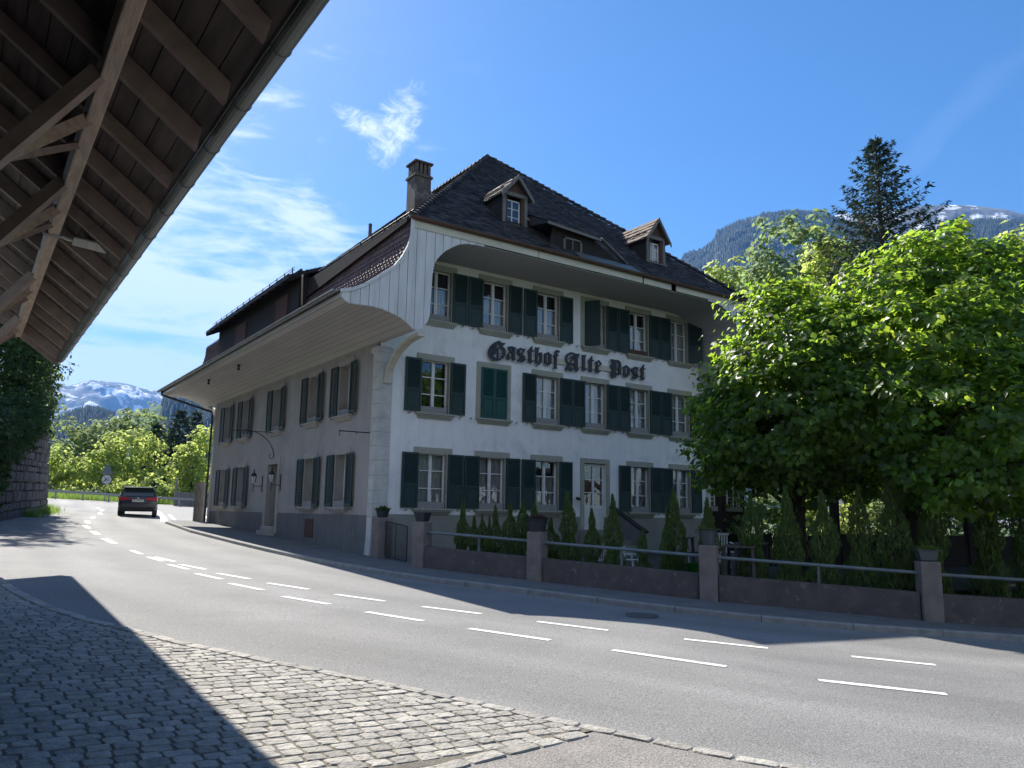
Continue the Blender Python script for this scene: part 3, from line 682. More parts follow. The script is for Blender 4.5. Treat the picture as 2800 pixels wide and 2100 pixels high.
# front door
b = MB()
b.box(7.65, 7.82, -.03, 0, .5, 2.99); b.box(8.82, 8.98, -.03, 0, .5, 2.99); b.box(7.65, 8.98, -.03, 0, 2.99, 3.15)
fd = b.build('door_surround', m_stone, INN)
b = MB(); x0, x1, y = 7.83, 8.81, .10
b.box(x0, x0+.07, y, y+.06, .72, 2.97); b.box(x1-.07, x1, y, y+.06, .72, 2.97); b.box(x0+.07, x1-.07, y, y+.06, 2.88, 2.97); b.box(x0+.07, x1-.07, y, y+.06, .72, .82); b.box(x0+.07, x1-.07, y, y+.06, 1.42, 1.54)
b.box(8.285, 8.355, y-.005, y+.055, 1.54, 2.88)
for zz in (1.98, 2.43): b.box(x0+.07, 8.285, y+.01, y+.05, zz-.015, zz+.015); b.box(8.355, x1-.07, y+.01, y+.05, zz-.015, zz+.015)
b.box(x0+.07, x1-.07, y+.02, y+.045, .82, 1.42)
for k in range(7): b.box(x0+.085+k*.119, x0+.19+k*.119, y+.012, y+.02, .86, 1.38)
dr = b.build('front_door', m_white, INN)
b = MB(); b.quad((7.9, .14, 1.54), (8.74, .14, 1.54), (8.74, .14, 2.88), (7.9, .14, 2.88)); b.build('pane', m_glass, dr, recalc=False)
b = MB(); b.tube([(8.76, .1, 1.7), (8.76, .05, 1.7), (8.66, .05, 1.7)], .011, 6); b.build('handle', m_alu, dr)
b = MB(); b.tube([(7.5, -.02, 1.78), (7.5, -.16, 1.74)], .05, 8); b.build('wall_ashtray', m_iron, INN)
# side door: deep, dark
b = MB(); b.box(-.03, 0, 8.16, 8.42, .35, 2.93); b.box(-.03, 0, 9.58, 9.84, .35, 2.93); b.box(-.03, 0, 8.16, 9.84, 2.93, 3.20)
for s, yy in ((0, 8.424), (1, 9.576)): b.quad((-.03, yy, .62), (.42, yy, .62), (.42, yy, 2.93), (-.03, yy, 2.93))
b.build('door_surround', m_stone2, INN)
b = MB(); b.box(.40, .46, 8.44, 9.56, .64, 2.9); b.box(.38, .40, 8.55, 9.45, .8, 1.6); b.box(.38, .40, 8.55, 9.45, 1.75, 2.75); b.build('side_door', m_darkw, INN)
b = MB(); b.box(-.30, .3, 8.36, 9.64, .2, .45); b.box(-.16, .34, 8.42, 9.58, .45, .62); b.build('door_step', m_stone2, INN, bevel=.015)
# boarded hatch in the side plinth
b = MB(); b.box(-.03, 0, 4.5, 5.25, .35, .95); b.build('cellar_hatch', m_redw, INN)

# ---- roof
BAR = [(-2.14, 6.86), (-1.82, 6.95), (-1.45, 7.15), (-1.03, 7.48), (-.63, 7.8), (-.40, 8.12), (-.24, 8.45), (-.15, 8.8), (-.13, 9.32)]
XC = 7.07; YF = -2.1; YB = 20.3; RZ = 16.0; EZ = 9.32
sl_s = (RZ-EZ)/(XC+.13)
def tiles(b, P0, U, Vd, width, length, clip=None, cw=.19, ch=.185, th=.034, rnd=random):
    """rows of plain tiles: origin P0 (lower left), U along the eave, Vd up the slope"""
    P0 = Vector(P0); U = Vector(U).normalized(); Vd = Vector(Vd).normalized(); N = U.cross(Vd).normalized()
    if N.z < 0: N = -N
    n = int(length/ch)+1
    for r in range(n):
        v0 = r*ch; v1 = min(v0+ch*1.25, length)
        u = -rnd.uniform(0, cw)
        while u < width:
            a, c = max(u, 0), min(u+cw-.006, width); u += cw
            if c-a < .01: continue
            if clip:
                lo, hi = clip(v0+ch*.5)
                a = max(a, lo); c = min(c, hi)
                if c-a < .01: continue
            h = th+rnd.uniform(-.006, .010); d = rnd.uniform(-.012, .012); tl = rnd.uniform(-.004, .004)
            p = P0+U*a+Vd*(v0+d)+N*(h+tl); q_ = P0+U*c+Vd*(v0+d)+N*(h-tl)
            e = P0+U*c+Vd*v1+N*.002; f_ = P0+U*a+Vd*v1+N*.002
            k = len(b.v); b.v += [tuple(p), tuple(q_), tuple(e), tuple(f_), tuple(p-N*.02), tuple(q_-N*.02)]
            b.f += [(k, k+1, k+2, k+3), (k+4, k+5, k+1, k)]
hipL = math.hypot(5.39-YF, RZ-EZ)
b = MB(); vd = Vector((0, 5.39-YF, RZ-EZ))
tiles(b, (-.16, YF-.06, EZ-.02), (1, 0, 0), vd, 14.46, hipL+.05, clip=lambda v: (v/hipL*7.23, 14.46-v/hipL*7.23))
b.face([(-.13, YF, EZ-.03), (14.27, YF, EZ-.03), (XC, 5.39, RZ-.03)])
b.build('front_hip_tiles', m_tile, INN, recalc=False)
# main side slopes (above the flare) with hipped ends
for sgn, nm in ((1, 'west'), (-1, 'east')):
    b = MB(); x0 = -.13 if sgn == 1 else 14.27
    vd = Vector((sgn*(XC+.13), 0, RZ-EZ)); sL = vd.length
    if sgn == 1:
        tiles(b, (x0, YF, EZ), (0, 1, 0), vd, YB-YF, sL, clip=lambda v: (v/sL*7.49, (YB-YF)-v/sL*7.49), cw=.36, ch=.33)
    b.face([(x0, YF, EZ-.03), (x0, YB, EZ-.03), (XC, YB-7.49, RZ-.03), (XC, 5.39, RZ-.03)])
    b.build('side_slope_tiles', m_tile, INN, recalc=False)
b = MB(); b.face([(-.13, YB, EZ-.03), (14.27, YB, EZ-.03), (XC, YB-7.49, RZ-.03)]); b.build('rear_hip_tiles', m_tile, INN)
# hip ridge tiles: overlapping half-round caps
def ridge(p0, p1, r=.10, step=.30):
    b = MB(); p0 = Vector(p0); p1 = Vector(p1); n = int((p1-p0).length/step); d = (p1-p0).normalized()
    x = d.cross(Vector((0, 0, 1))).normalized(); u = x.cross(d).normalized()
    for i in range(n):
        a = p0+d*(i*step); c = a+d*(step*1.15); r0, r1 = r*1.12+random.uniform(-.006, .006), r*.88
        k = len(b.v); m_ = 8
        for p, rr, dz in ((a, r0, .03), (c, r1, 0)):
            for j in range(m_+1):
                t = math.pi*j/m_; b.v.append(tuple(p+x*(math.cos(t)*rr)+u*(math.sin(t)*rr+dz-.02)))
        for j in range(m_): b.f.append((k+j, k+j+1, k+m_+2+j, k+m_+1+j))
        b.f.append(tuple(k+j for j in range(m_+1)))
    return b
for (p0, p1) in (((-.16, YF-.05, EZ+.02), (XC, 5.39, RZ+.02)), ((14.30, YF-.05, EZ+.02), (XC, 5.39, RZ+.02)), ((XC, 5.39, RZ+.02), (XC, YB-7.49, RZ+.02))):
    ridge(p0, p1).build('ridge_tiles', m_tile, INN, recalc=False)
# flare (sprocket) with red tiles on both sides
def flare(sgn):
    b = MB(); bx = [(x if sgn > 0 else 2*XC-x, z) for x, z in BAR]
    # arclength resample
    pts = [Vector((x, 0, z)) for x, z in bx]; Ls = [0]
    for a, c in zip(pts, pts[1:]): Ls.append(Ls[-1]+(c-a).length)
    def at(s):
        for i in range(len(pts)-1):
            if s <= Ls[i+1]: t = (s-Ls[i])/(Ls[i+1]-Ls[i]); return pts[i].lerp(pts[i+1], t)
        return pts[-1]
    n = int(Ls[-1]/.17); U = Vector((0, 1, 0))
    for r in range(n):
        s0 = Ls[-1]*r/n; s1 = min(Ls[-1]*(r+1.15)/n, Ls[-1]); A_, B_ = at(s0), at(s1); N = (B_-A_).cross(U).normalized()
        if N.x*sgn > 0: N = -N
        y = YF+.02-random.uniform(0, .2)
        while y < YB:
            a, c = max(y, YF+.02), min(y+.20, YB); y += .205
            if c-a < .02: continue
            h = .03+random.uniform(-.004, .005)
            # wavy interlocking tile: raised roll along one edge
            p = [A_+U*a+N*h, A_+U*(a+(c-a)*.62)+N*(h-.012), A_+U*(a+(c-a)*.80)+N*(h+.022), A_+U*c+N*h]
            q_ = [B_+U*a+N*.004, B_+U*(a+(c-a)*.62)-N*.008, B_+U*(a+(c-a)*.80)+N*.024, B_+U*c+N*.004]
            k = len(b.v); b.v += [tuple(v) for v in p+q_]+[tuple(v-N*.03) for v in p]
            for j in range(3): b.f += [(k+j, k+j+1, k+4+j+1, k+4+j), (k+8+j, k+9+j, k+j+1, k+j)]
    for (x0, z0), (x1, z1) in zip(bx, bx[1:]): b.quad((x0, YF, z0-.01), (x1, YF, z1-.01), (x1, YB, z1-.01), (x0, YB, z0-.01))
    return b
flare(1).build('flared_eave_tiles', m_tiler, INN, recalc=False)
flare(-1).build('flared_eave_tiles', m_tiler, INN, recalc=False)
# soffits: planks along the curves
SOF = [(-2.08, 6.70), (-1.9, 6.62), (-1.5, 6.64), (-1.24, 6.62), (-.97, 6.60), (-.74, 6.55), (-.39, 6.44), (-.2, 6.33), (.02, 6.17), (.10, 6.12)]
ARC = [(.02, 6.15), (.12, 6.18), (.31, 6.30), (.43, 6.45), (.49, 6.65), (.51, 7.0), (.50, 7.32), (.53, 7.83), (.57, 8.14), (.65, 8.29), (.75, 8.42), (.92, 8.6), (1.12, 8.74), (1.35, 8.88), (1.62, 8.96), (1.9, 8.99), (2.15, 9.0)]
def planks(poly, y0, y1, step, mir=False):
    b = MB(); P = resample(poly, .04); Pn = []
    P = [(2*XC-x, z) if mir else (x, z) for x, z in P]
    d = max(1, round(step/.04))
    for i in range(0, len(P)-1, d):
        seg = P[i:min(i+d+1, len(P))]
        if len(seg) < 2: continue
        a, c = Vector(seg[0]), Vector(seg[1]); seg[0] = tuple(a+(c-a).normalized()*.004)
        a, c = Vector(seg[-1]), Vector(seg[-2]); seg[-1] = tuple(a+(c-a).normalized()*.004)
        for (xa, za), (xb, zb) in zip(seg, seg[1:]): b.quad((xa, y0, za), (xb, y0, zb), (xb, y1, zb), (xa, y1, za))
        t = Vector(seg[-1])-Vector(seg[0]); n = Vector((-t.y, t.x)).normalized()*.02*(-1 if mir else 1)
        b.quad((seg[-1][0], y0, seg[-1][1]), (seg[-1][0]+n.x, y0, seg[-1][1]+n.y), (seg[-1][0]+n.x, y1, seg[-1][1]+n.y), (seg[-1][0], y1, seg[-1][1]))
    return b
for mir in (False, True):
    planks(SOF, YF+.03, YB-.03, .20, mir).build('side_soffit', m_soff, INN, recalc=False)
    b = planks(ARC, YF+.03, .02, .20, mir); b.build('bell_curve_soffit', m_soffb, INN, recalc=False)
# dark backing above the soffits so that the joints read as shadow
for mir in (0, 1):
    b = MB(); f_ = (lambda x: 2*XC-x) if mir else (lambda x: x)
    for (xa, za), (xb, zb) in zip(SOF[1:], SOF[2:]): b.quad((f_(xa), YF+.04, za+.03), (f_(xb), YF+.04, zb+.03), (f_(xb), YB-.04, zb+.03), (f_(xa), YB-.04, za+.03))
    b.build('soffit_shade_backing', m_dark, INN, recalc=False)
b = MB(); y = YF+.03
while y < .0:
    b.box(2.13, 2*XC-2.13, y+.004, min(y+.145, .0), 9.0, 9.02); y += .145
b.build('front_soffit', m_soffb, INN)
b = MB(); b.box(.5, 13.7, YF+.04, .0, 9.045, 9.07); b.build('soffit_shade_backing', m_dark, INN)
# bell boards: vertical planks between the roof curve and the arch
def interp(P, x, xi=0, yi=1):
    for a, c in zip(P, P[1:]):
        if a[xi] <= x <= c[xi] and c[xi] > a[xi]: return a[yi]+(c[yi]-a[yi])*(x-a[xi])/(c[xi]-a[xi])
    return P[-1][yi] if x > P[-1][xi] else P[0][yi]
LOWC = [(-2.10, 6.70), (-1.9, 6.58), (-1.24, 6.60), (-.97, 6.58), (-.74, 6.53), (-.39, 6.42), (-.2, 6.31), (.0, 6.15), (.12, 6.16), (.31, 6.28), (.43, 6.43), (.50, 6.65), (.515, 7.3), (.54, 7.83), (.58, 8.12), (.66, 8.27), (.76, 8.40), (.93, 8.58), (1.13, 8.72), (1.36, 8.86), (1.62, 8.94), (1.9, 8.97), (2.3, 8.985)]
TOPC = [(-2.12, 6.86), (-1.82, 6.95), (-1.45, 7.15), (-1.03, 7.48), (-.63, 7.8), (-.40, 8.12), (-.24, 8.45), (-.165, 8.8), (-.14, 9.22), (3, 9.22)]
for mir in (0, 1):
    f_ = (lambda x: 2*XC-x) if mir else (lambda x: x)
    b = MB(); x = -2.10; rr = random.Random(4)
    while x < 2.2:
        w = rr.uniform(.24, .30); x1 = min(x+w-.012, 2.25); yy = YF-.004-rr.uniform(0, .006)
        K = 12; xs = [x+(x1-x)*i/K for i in range(K+1)]
        for i, (a, c) in enumerate(zip(xs, xs[1:])):
            tooth = .018 if i % 2 else 0
            p = [(f_(a), interp(LOWC, a)-tooth), (f_(c), interp(LOWC, c)-tooth), (f_(c), interp(TOPC, c)), (f_(a), interp(TOPC, a))]
            if p[2][1]-p[1][1] < .003 and p[3][1]-p[0][1] < .003: continue
            b.quad(*[(q_[0], yy, q_[1]) for q_ in p]); b.quad((p[0][0], yy, p[0][1]), (p[1][0], yy, p[1][1]), (p[1][0], yy+.03, p[1][1]), (p[0][0], yy+.03, p[0][1]))
        x += w
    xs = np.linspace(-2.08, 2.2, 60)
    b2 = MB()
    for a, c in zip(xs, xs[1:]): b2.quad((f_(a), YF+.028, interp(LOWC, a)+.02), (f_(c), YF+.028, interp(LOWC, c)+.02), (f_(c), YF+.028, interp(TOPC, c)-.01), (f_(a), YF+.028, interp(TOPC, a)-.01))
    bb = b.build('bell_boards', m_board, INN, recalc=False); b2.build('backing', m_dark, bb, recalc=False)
    # verge board following the roof curve
    b = MB(); pp = [(f_(x), z) for x, z in BAR]
    for (xa, za), (xc_, zc) in zip(pp, pp[1:]):
        t = (Vector((xc_, zc))-Vector((xa, za))).normalized(); n = Vector((-t.y, t.x))*(1 if not mir else -1)
        o0, o1 = n*.045, n*-.035
        b.hexa([(xa+o1.x, YF-.05, za+o1.y), (xc_+o1.x, YF-.05, zc+o1.y), (xc_+o1.x, YF+.02, zc+o1.y), (xa+o1.x, YF+.02, za+o1.y), (xa+o0.x, YF-.05, za+o0.y), (xc_+o0.x, YF-.05, zc+o0.y), (xc_+o0.x, YF+.02, zc+o0.y), (xa+o0.x, YF+.02, za+o0.y)])
    b.build('verge_board', m_board, INN)
# front fascia and gutter
b = MB(); b.box(-.10, 4.2, YF-.035, YF-.012, 9.03, 9.25); b.box(4.23, 8.62, YF-.03, YF-.008, 9.03, 9.25); b.box(8.68, 10.0, YF-.033, YF-.01, 9.02, 9.23); b.box(10.25, 14.24, YF-.03, YF-.008, 9.03, 9.25)
b.build('front_fascia', m_cream, INN)
def gutter(p0, p1, r, joints=1.9, up=.0):
    b = MB(); p0 = Vector(p0); p1 = Vector(p1); d = (p1-p0).normalized(); Ln = (p1-p0).length; x = d.cross(Vector((0, 0, 1))).normalized(); m_ = 8
    for rr, sg in ((r, 1), (r*.93, -1)):
        k = len(b.v)
        for p in (p0, p1):
            for j in range(m_+1):
                t = math.pi+math.pi*j/m_; b.v.append(tuple(p+x*(math.cos(t)*rr)+Vector((0, 0, math.sin(t)*rr))))
        for j in range(m_): b.f.append((k+j, k+j+1, k+m_+2+j, k+m_+1+j))
    for e in (1, -1): b.tube([p0+x*(e*r), p1+x*(e*r)], .010, 6)
    s = joints*.6
    while s < Ln:
        c = p0+d*s; pts = [c+x*(math.cos(math.pi+math.pi*j/m_)*(r+.006))+Vector((0, 0, math.sin(math.pi+math.pi*j/m_)*(r+.006))) for j in range(m_+1)]
        b.tube(pts, .004, 5); s += joints
    for p in (p0, p1):
        b.face([tuple(p+x*(math.cos(math.pi+math.pi*j/m_)*r)+Vector((0, 0, math.sin(math.pi+math.pi*j/m_)*r))) for j in range(m_+1)])
    return b
gutter((-.28, YF-.10, 9.33), (14.35, YF-.10, 9.30), .085).build('front_gutter', m_copper, INN, recalc=False)
gutter((-2.22, YF+.1, 6.90), (-2.22, YB+.05, 6.86), .075, 1.0).build('side_gutter', m_zinc, INN, recalc=False)
b = MB(); b.box(-2.12, -2.09, YF, YB, 6.70, 6.83); b.build('side_fascia', m_soff, INN)
b = MB(); b.box(2*XC+2.09, 2*XC+2.12, YF, YB, 6.70, 6.83); b.build('side_fascia', m_soff, INN)
b = MB(); b.tube([(-2.2, 19.6, 6.85), (-2.2, 19.6, 6.62), (-2.1, 19.5, 6.55), (-.12, 18.35, 5.82), (-.09, 18.3, 5.6), (-.09, 18.3, .5)], .05, 8)
b.build('downpipe', m_iron, INN)
# curved bracket under the bell tail at the near corner, and its twin far away
b = MB()
for y_, x_ in ((0, 0),):
    N = 12; pin = []; pout = []
    for i in range(N+1):
        t = i/N; yy = -.02-2.05*(1-math.cos(t*math.pi/2)); zz = 4.95+1.15*math.sin(t*math.pi/2)
        pin.append((yy, zz)); pout.append((yy-.085*math.cos(t*1.2)*(1 if t < .9 else .6), zz-.10*t))
    for i in range(N):
        b.hexa([(.16, pout[i][0], pout[i][1]), (.38, pout[i][0], pout[i][1]), (.38, pin[i][0], pin[i][1]), (.16, pin[i][0], pin[i][1]), (.16-.0, pout[i+1][0], pout[i+1][1]), (.38, pout[i+1][0], pout[i+1][1]), (.38, pin[i+1][0], pin[i+1][1]), (.16, pin[i+1][0], pin[i+1][1])])
b.build('curved_bracket', m_cream, INN)
b = MB(); N = 8
for i in range(N):
    t0, t1 = i/N, (i+1)/N; g = lambda t: (18.22+1.2*(1-math.cos(t*math.pi/2)), 5.2+.95*math.sin(t*math.pi/2))
    a, c = g(t0), g(t1); b.hexa([(-.02, a[0], a[1]), (.2, a[0], a[1]), (.2, a[0]+.12, a[1]-.05), (-.02, a[0]+.12, a[1]-.05), (-.02, c[0], c[1]), (.2, c[0], c[1]), (.2, c[0]+.12, c[1]-.05), (-.02, c[0]+.12, c[1]-.05)])
b.build('curved_bracket', m_cream, INN)
# soffit lamps
for yy, xx in ((9.2, -1.5), (13.6, -1.5)):
    b = MB(); b.box(xx-.05, xx+.05, yy-.06, yy+.06, 6.58, 6.63); b.lathe([(.04, 0), (.03, -.08), (.06, -.16), (.05, -.17)], (xx, yy, 6.60), 10); b.build('soffit_spotlight', m_iron, INN)

# ---- long shed dormer on the street side
b = MB(); LY0, LY1 = 5.5, 16.9; EX, EZ2 = -1.02, 9.36; IX, IZ = .75, 10.12
vd = Vector((IX-EX, 0, IZ-EZ2)); tiles(b, (EX, LY0, EZ2), (0, 1, 0), vd, LY1-LY0, vd.length, cw=.2, ch=.17)
b.hexa([(EX, LY0, EZ2-.10), (EX, LY1, EZ2-.10), (IX, LY1, IZ-.12), (IX, LY0, IZ-.12), (EX, LY0, EZ2), (EX, LY1, EZ2), (IX, LY1, IZ), (IX, LY0, IZ)])
LK = b.build('street_dormer_roof', m_tile, INN, recalc=False)
b = MB(); b.box(-.52, -.46, LY0+.25, LY1-.5, 7.6, 9.75)
y = LY0+.25
while y < LY1-.55: b.box(-.535, -.52, y+.006, min(y+.17, LY1-.5), 7.6, 9.7); y += .176
b.box(-.52, .1, LY0+.22, LY0+.28, 7.6, 9.5); b.box(-.52, .1, LY1-.53, LY1-.47, 7.6, 9.5)
b.build('street_dormer_wall', m_darkw, INN)
for y in np.arange(LY0+.1, LY1, .75): b = MB(); b.bar((EX+.02, y, EZ2-.14), (-.3, y, EZ2+.20), .09, .10); b.build('rafter_tail', m_darkw, INN)
for y0, y1, z0, z1 in ((12.0, 13.4, 7.95, 8.95), (6.9, 8.1, 8.0, 9.0)):
    b = MB(); b.box(-.60, -.535, y0-.06, y0, z0-.05, z1); b.box(-.60, -.535, y1, y1+.06, z0-.05, z1); b.box(-.60, -.535, y0-.06, y1+.06, z1, z1+.06)
    n = 9
    for i in range(n): a = y0+(y1-y0)*i/n; b.box(-.58, -.54, a+.01, a+(y1-y0)/n-.02, z0, z1)
    b.build('slatted_shutter', m_redw, INN)
# verge scraps of the flared roof at the far gable: small raised end

# snow guards: rails on small brackets along the eave edges
for (xx, zz, ya, yb) in ((-.02, 9.56, -1.9, 5.4), (-.80, 9.62, 5.6, 16.6)):
    b = MB()
    for k in (0, 1): b.tube([(xx, ya, zz+.09*k), (xx, yb, zz+.09*k)], .012, 6)
    y = ya+.2
    while y < yb: b.box(xx-.015, xx+.02, y, y+.025, zz-.20, zz+.13); y += .85
    b.build('snow_guard', m_iron, INN)
b = MB(); b.tube([(.5, 2.2, 9.7), (.5, 2.2, 10.58)], .06, 8); b.build('vent_pipe', m_copper, INN)
b = MB(); b.bar((-.95, 4.3, 9.05), (-.60, 5.2, 8.3), .05, .12); b.build('loose_verge_board', m_cream, INN)
# chimney
b = MB(); cx0, cx1, cy0, cy1 = 2.60, 3.24, 3.2, 3.85
b.box(cx0, cx1, cy0, cy1, 10.9, 13.35); b.box(cx0-.05, cx1+.05, cy0-.05, cy1+.05, 13.22, 13.30)
for i in range(4):
    xx = cx0+.02+i*(cx1-cx0-.14)/3; b.box(xx, xx+.10, cy0+.02, cy0+.12, 13.35, 13.75); b.box(xx, xx+.10, cy1-.12, cy1-.02, 13.35, 13.75)
for i in range(1, 3):
    yy = cy0+.02+i*(cy1-cy0-.14)/3; b.box(cx0+.02, cx0+.12, yy, yy+.10, 13.35, 13.75); b.box(cx1-.12, cx1-.02, yy, yy+.10, 13.35, 13.75)
b.box(cx0+.2, cx1-.2, cy0+.2, cy1-.2, 13.3, 13.74)
CH = b.build('chimney', m_brick, INN)
b = MB(); b.box(cx0-.05, cx1+.05, cy0-.05, cy1+.05, 13.75, 13.82); b.build('cap', m_redw, CH)
b = MB(); b.box(3.45, 4.05, 3.9, 4.4, 11.9, 12.95); b.box(3.30, 4.15, 3.85, 4.45, 12.95, 13.0); b.build('roof_hatch', m_quoin, INN)

# ---- gabled dormers on the hip
def hipz(y): return EZ+(RZ-EZ)/(5.39-YF)*(y-YF)
def dormer(x0, x1, yf, z0, z1, za, rm, lab):
    xc = (x0+x1)/2; b = MB()
    # cheeks of overlapping boards
    yb = YF+(z1-EZ)/(RZ-EZ)*(5.39-YF)+.05
    b.box(x0+.02, x1-.02, yf+.52, yf+.56, z0-.2, z1); d = b.build('dormer', m_darkw, INN); d['label'] = lab
    for xx, s in ((x0, -1), (x1, 1)):
        n = 6; b = MB()
        for i in range(n):
            za_, zb_ = z0-.1+(z1+.1-z0+.1)*i/n, z0-.1+(z1+.1-z0+.1)*(i+1)/n+.03
            ye = YF+(zb_-EZ)/(RZ-EZ)*(5.39-YF)+.1
            b.hexa([(xx+s*.012, yf, za_), (xx+s*.012, ye, za_), (xx-s*.03, ye, za_), (xx-s*.03, yf, za_), (xx, yf, zb_), (xx, ye, zb_), (xx-s*.04, ye, zb_), (xx-s*.04, yf, zb_)])
        b.build('cheek', m_darkw, d)
    b = MB(); b.box(x0, x0+.11, yf-.04, yf+.04, z0, z1); b.box(x1-.11, x1, yf-.04, yf+.04, z0, z1); b.box(x0, x1, yf-.045, yf+.035, z1-.12, z1); b.box(x0-.05, x1+.05, yf-.07, yf+.04, z0-.06, z0)
    b.build('frame', m_greyw, d)
    b = MB(); b.face([(x0, yf, z1), (x1, yf, z1), (xc, yf, za-.08)]); b.box(x0+.11, x0+.22, yf+.03, yf+.2, z0, z1-.12); b.box(x1-.2, x1-.11, yf+.03, yf+.2, z0, z1-.12); b.build('gable', m_redw, d)
    b = MB(); wx0, wx1 = x0+.14, x1-.22; wz1 = z1-.22
    b.box(wx0, wx0+.035, yf+.10, yf+.14, z0, wz1); b.box(wx1-.035, wx1, yf+.10, yf+.14, z0, wz1); b.box(wx0, wx1, yf+.10, yf+.14, wz1-.035, wz1); b.box(wx0, wx1, yf+.10, yf+.14, z0, z0+.035)
    xm = (wx0+wx1)/2; b.box(xm-.015, xm+.015, yf+.10, yf+.14, z0, wz1)
    for t in (.33, .66): b.box(wx0, wx1, yf+.105, yf+.135, z0+(wz1-z0)*t-.01, z0+(wz1-z0)*t+.01)
    b.build('sash_frame', m_white, d)
    b = MB(); b.quad((wx0, yf+.12, z0), (wx1, yf+.12, z0), (wx1, yf+.12, wz1), (wx0, yf+.12, wz1)); b.build('pane', m_glass, d, recalc=False)
    b = MB(); b.quad((x0+.03, yf+.5, z0-.1), (x1-.03, yf+.5, z0-.1), (x1-.03, yf+.5, z1+.1), (x0+.03, yf+.5, z1+.1)); b.quad((wx0, yf+.2, z0+.05), (wx1, yf+.2, z0+.05), (wx1, yf+.2, wz1-.15), (wx0, yf+.2, wz1-.15)); b.build('curtain', m_dark if rm is m_tile else m_curt, d)
    # little roof
    ov = .20; b = MB(); yb2 = YF+(za-EZ)/(RZ-EZ)*(5.39-YF)+.1; slope = (za-z1)/(xc-x0)
    for s in (-1, 1):
        xe = xc+s*(xc-x0+.13); ze = za-slope*(abs(xe-xc))
        ybe = YF+(ze-EZ)/(RZ-EZ)*(5.39-YF)+.1
        e0, e1, r1, r0 = Vector((xe, yf-ov, ze)), Vector((xe, ybe, ze)), Vector((xc, yb2, za)), Vector((xc, yf-ov, za))
        b.hexa([e0-Vector((0, 0, .03)), e1-Vector((0, 0, .03)), r1-Vector((0, 0, .03)), r0-Vector((0, 0, .03)), e0, e1, r1, r0])
        vd = r0-e0; n = 5
        Lw = vd.length
        for r in range(n):
            v0 = r/n; y_ = yf-ov
            yend = ybe+(yb2-ybe)*v0
            while y_ < yend:
                c = min(y_+.16, yend); h = .025+random.uniform(0, .03); N_ = Vector((s*slope, 0, 1)).normalized()
                a0 = e0.lerp(r0, v0); a1 = e0.lerp(r0, min(1, v0+1.3/n))
                p = [Vector((a0.x, y_, a0.z))+N_*h, Vector((a0.x, c-.008, a0.z))+N_*h, Vector((a1.x, c-.008, a1.z))+N_*.012, Vector((a1.x, y_, a1.z))+N_*.012]
                k = len(b.v); b.v += [tuple(v) for v in p]+[tuple(p[0]-N_*.03), tuple(p[1]-N_*.03)]; b.f += [(k, k+1, k+2, k+3), (k+4, k+5, k+1, k)]
                y_ += .165
    b.build('roof', rm, d, recalc=False)
    b = MB()
    for s in (-1, 1):
        xe = xc+s*(xc-x0+.15); ze = za-slope*abs(xe-xc)
        b.hexa([(xe, yf-ov-.03, ze-.13), (xe, yf-ov+.01, ze-.13), (xc, yf-ov+.01, za-.13), (xc, yf-ov-.03, za-.13), (xe, yf-ov-.03, ze+.02), (xe, yf-ov+.01, ze+.02), (xc, yf-ov+.01, za+.03), (xc, yf-ov-.03, za+.03)])
    b.build('barge_board', m_greyw, d)
dormer(3.70, 4.67, -.82, 10.47, 11.56, 12.12, m_tile, 'left gabled dormer with mossy dark roof')
dormer(9.98, 10.92, -.94, 10.40, 11.42, 12.08, m_tileg, 'right gabled dormer with brown sunlit roof')
# low shed dormer between them
b = MB(); yf = -1.70
b.face([(4.95, yf, hipz(yf)+.02), (7.95, yf, hipz(yf)+.02), (6.85, yf, 10.28), (5.05, yf, 10.36)])
SD = b.build('shed_dormer', m_darkw, INN); SD['label'] = 'low shed dormer between the two gabled dormers'
b = MB(); b.box(5.50, 5.57, yf-.05, yf-.01, 9.64, 10.12); b.box(6.20, 6.27, yf-.05, yf-.01, 9.64, 10.12); b.box(5.50, 6.27, yf-.05, yf-.01, 10.06, 10.12); b.box(5.50, 6.27, yf-.06, yf-.01, 9.62, 9.67); b.box(5.865, 5.895, yf-.045, yf-.01, 9.66, 10.08); b.build('frame', m_greyw, SD)
b = MB(); P0 = Vector((4.70, yf-.22, 10.40)); P1 = Vector((6.92, yf-.22, 10.28)); P2 = Vector((6.6, .15, 11.0)); P3 = Vector((4.9, .2, 11.1))
b.hexa([P0-Vector((0, 0, .05)), P1-Vector((0, 0, .05)), P2-Vector((0, 0, .3)), P3-Vector((0, 0, .3)), P0, P1, P2+Vector((0, 0, .32)), P3+Vector((0, 0, .32))])
U_ = (P1-P0).normalized(); tiles(b, P0, U_, (P3+Vector((0, 0, .34))-P0), 2.2, 2.15)
b.build('roof', m_tile, SD, recalc=False)
b = MB(); b.bar(P0+Vector((0, -.02, -.04)), P1+Vector((0, -.02, -.04)), .03, .09); b.bar(P1+Vector((0, 0, .02)), (8.25, -1.72, hipz(-1.72)+.07), .14, .05); b.build('edge_board', m_greyw, SD)
b = MB(); b.hexa([(5.9, YF-.05, EZ+.03), (8.6, YF-.05, EZ+.03), (8.4, YF+.28, EZ+.32), (5.9, YF+.28, EZ+.32), (5.9, YF-.05, EZ+.06), (8.6, YF-.05, EZ+.06), (8.4, YF+.28, EZ+.35), (5.9, YF+.28, EZ+.35)]); b.build('lead_flashing', m_zinc, INN)

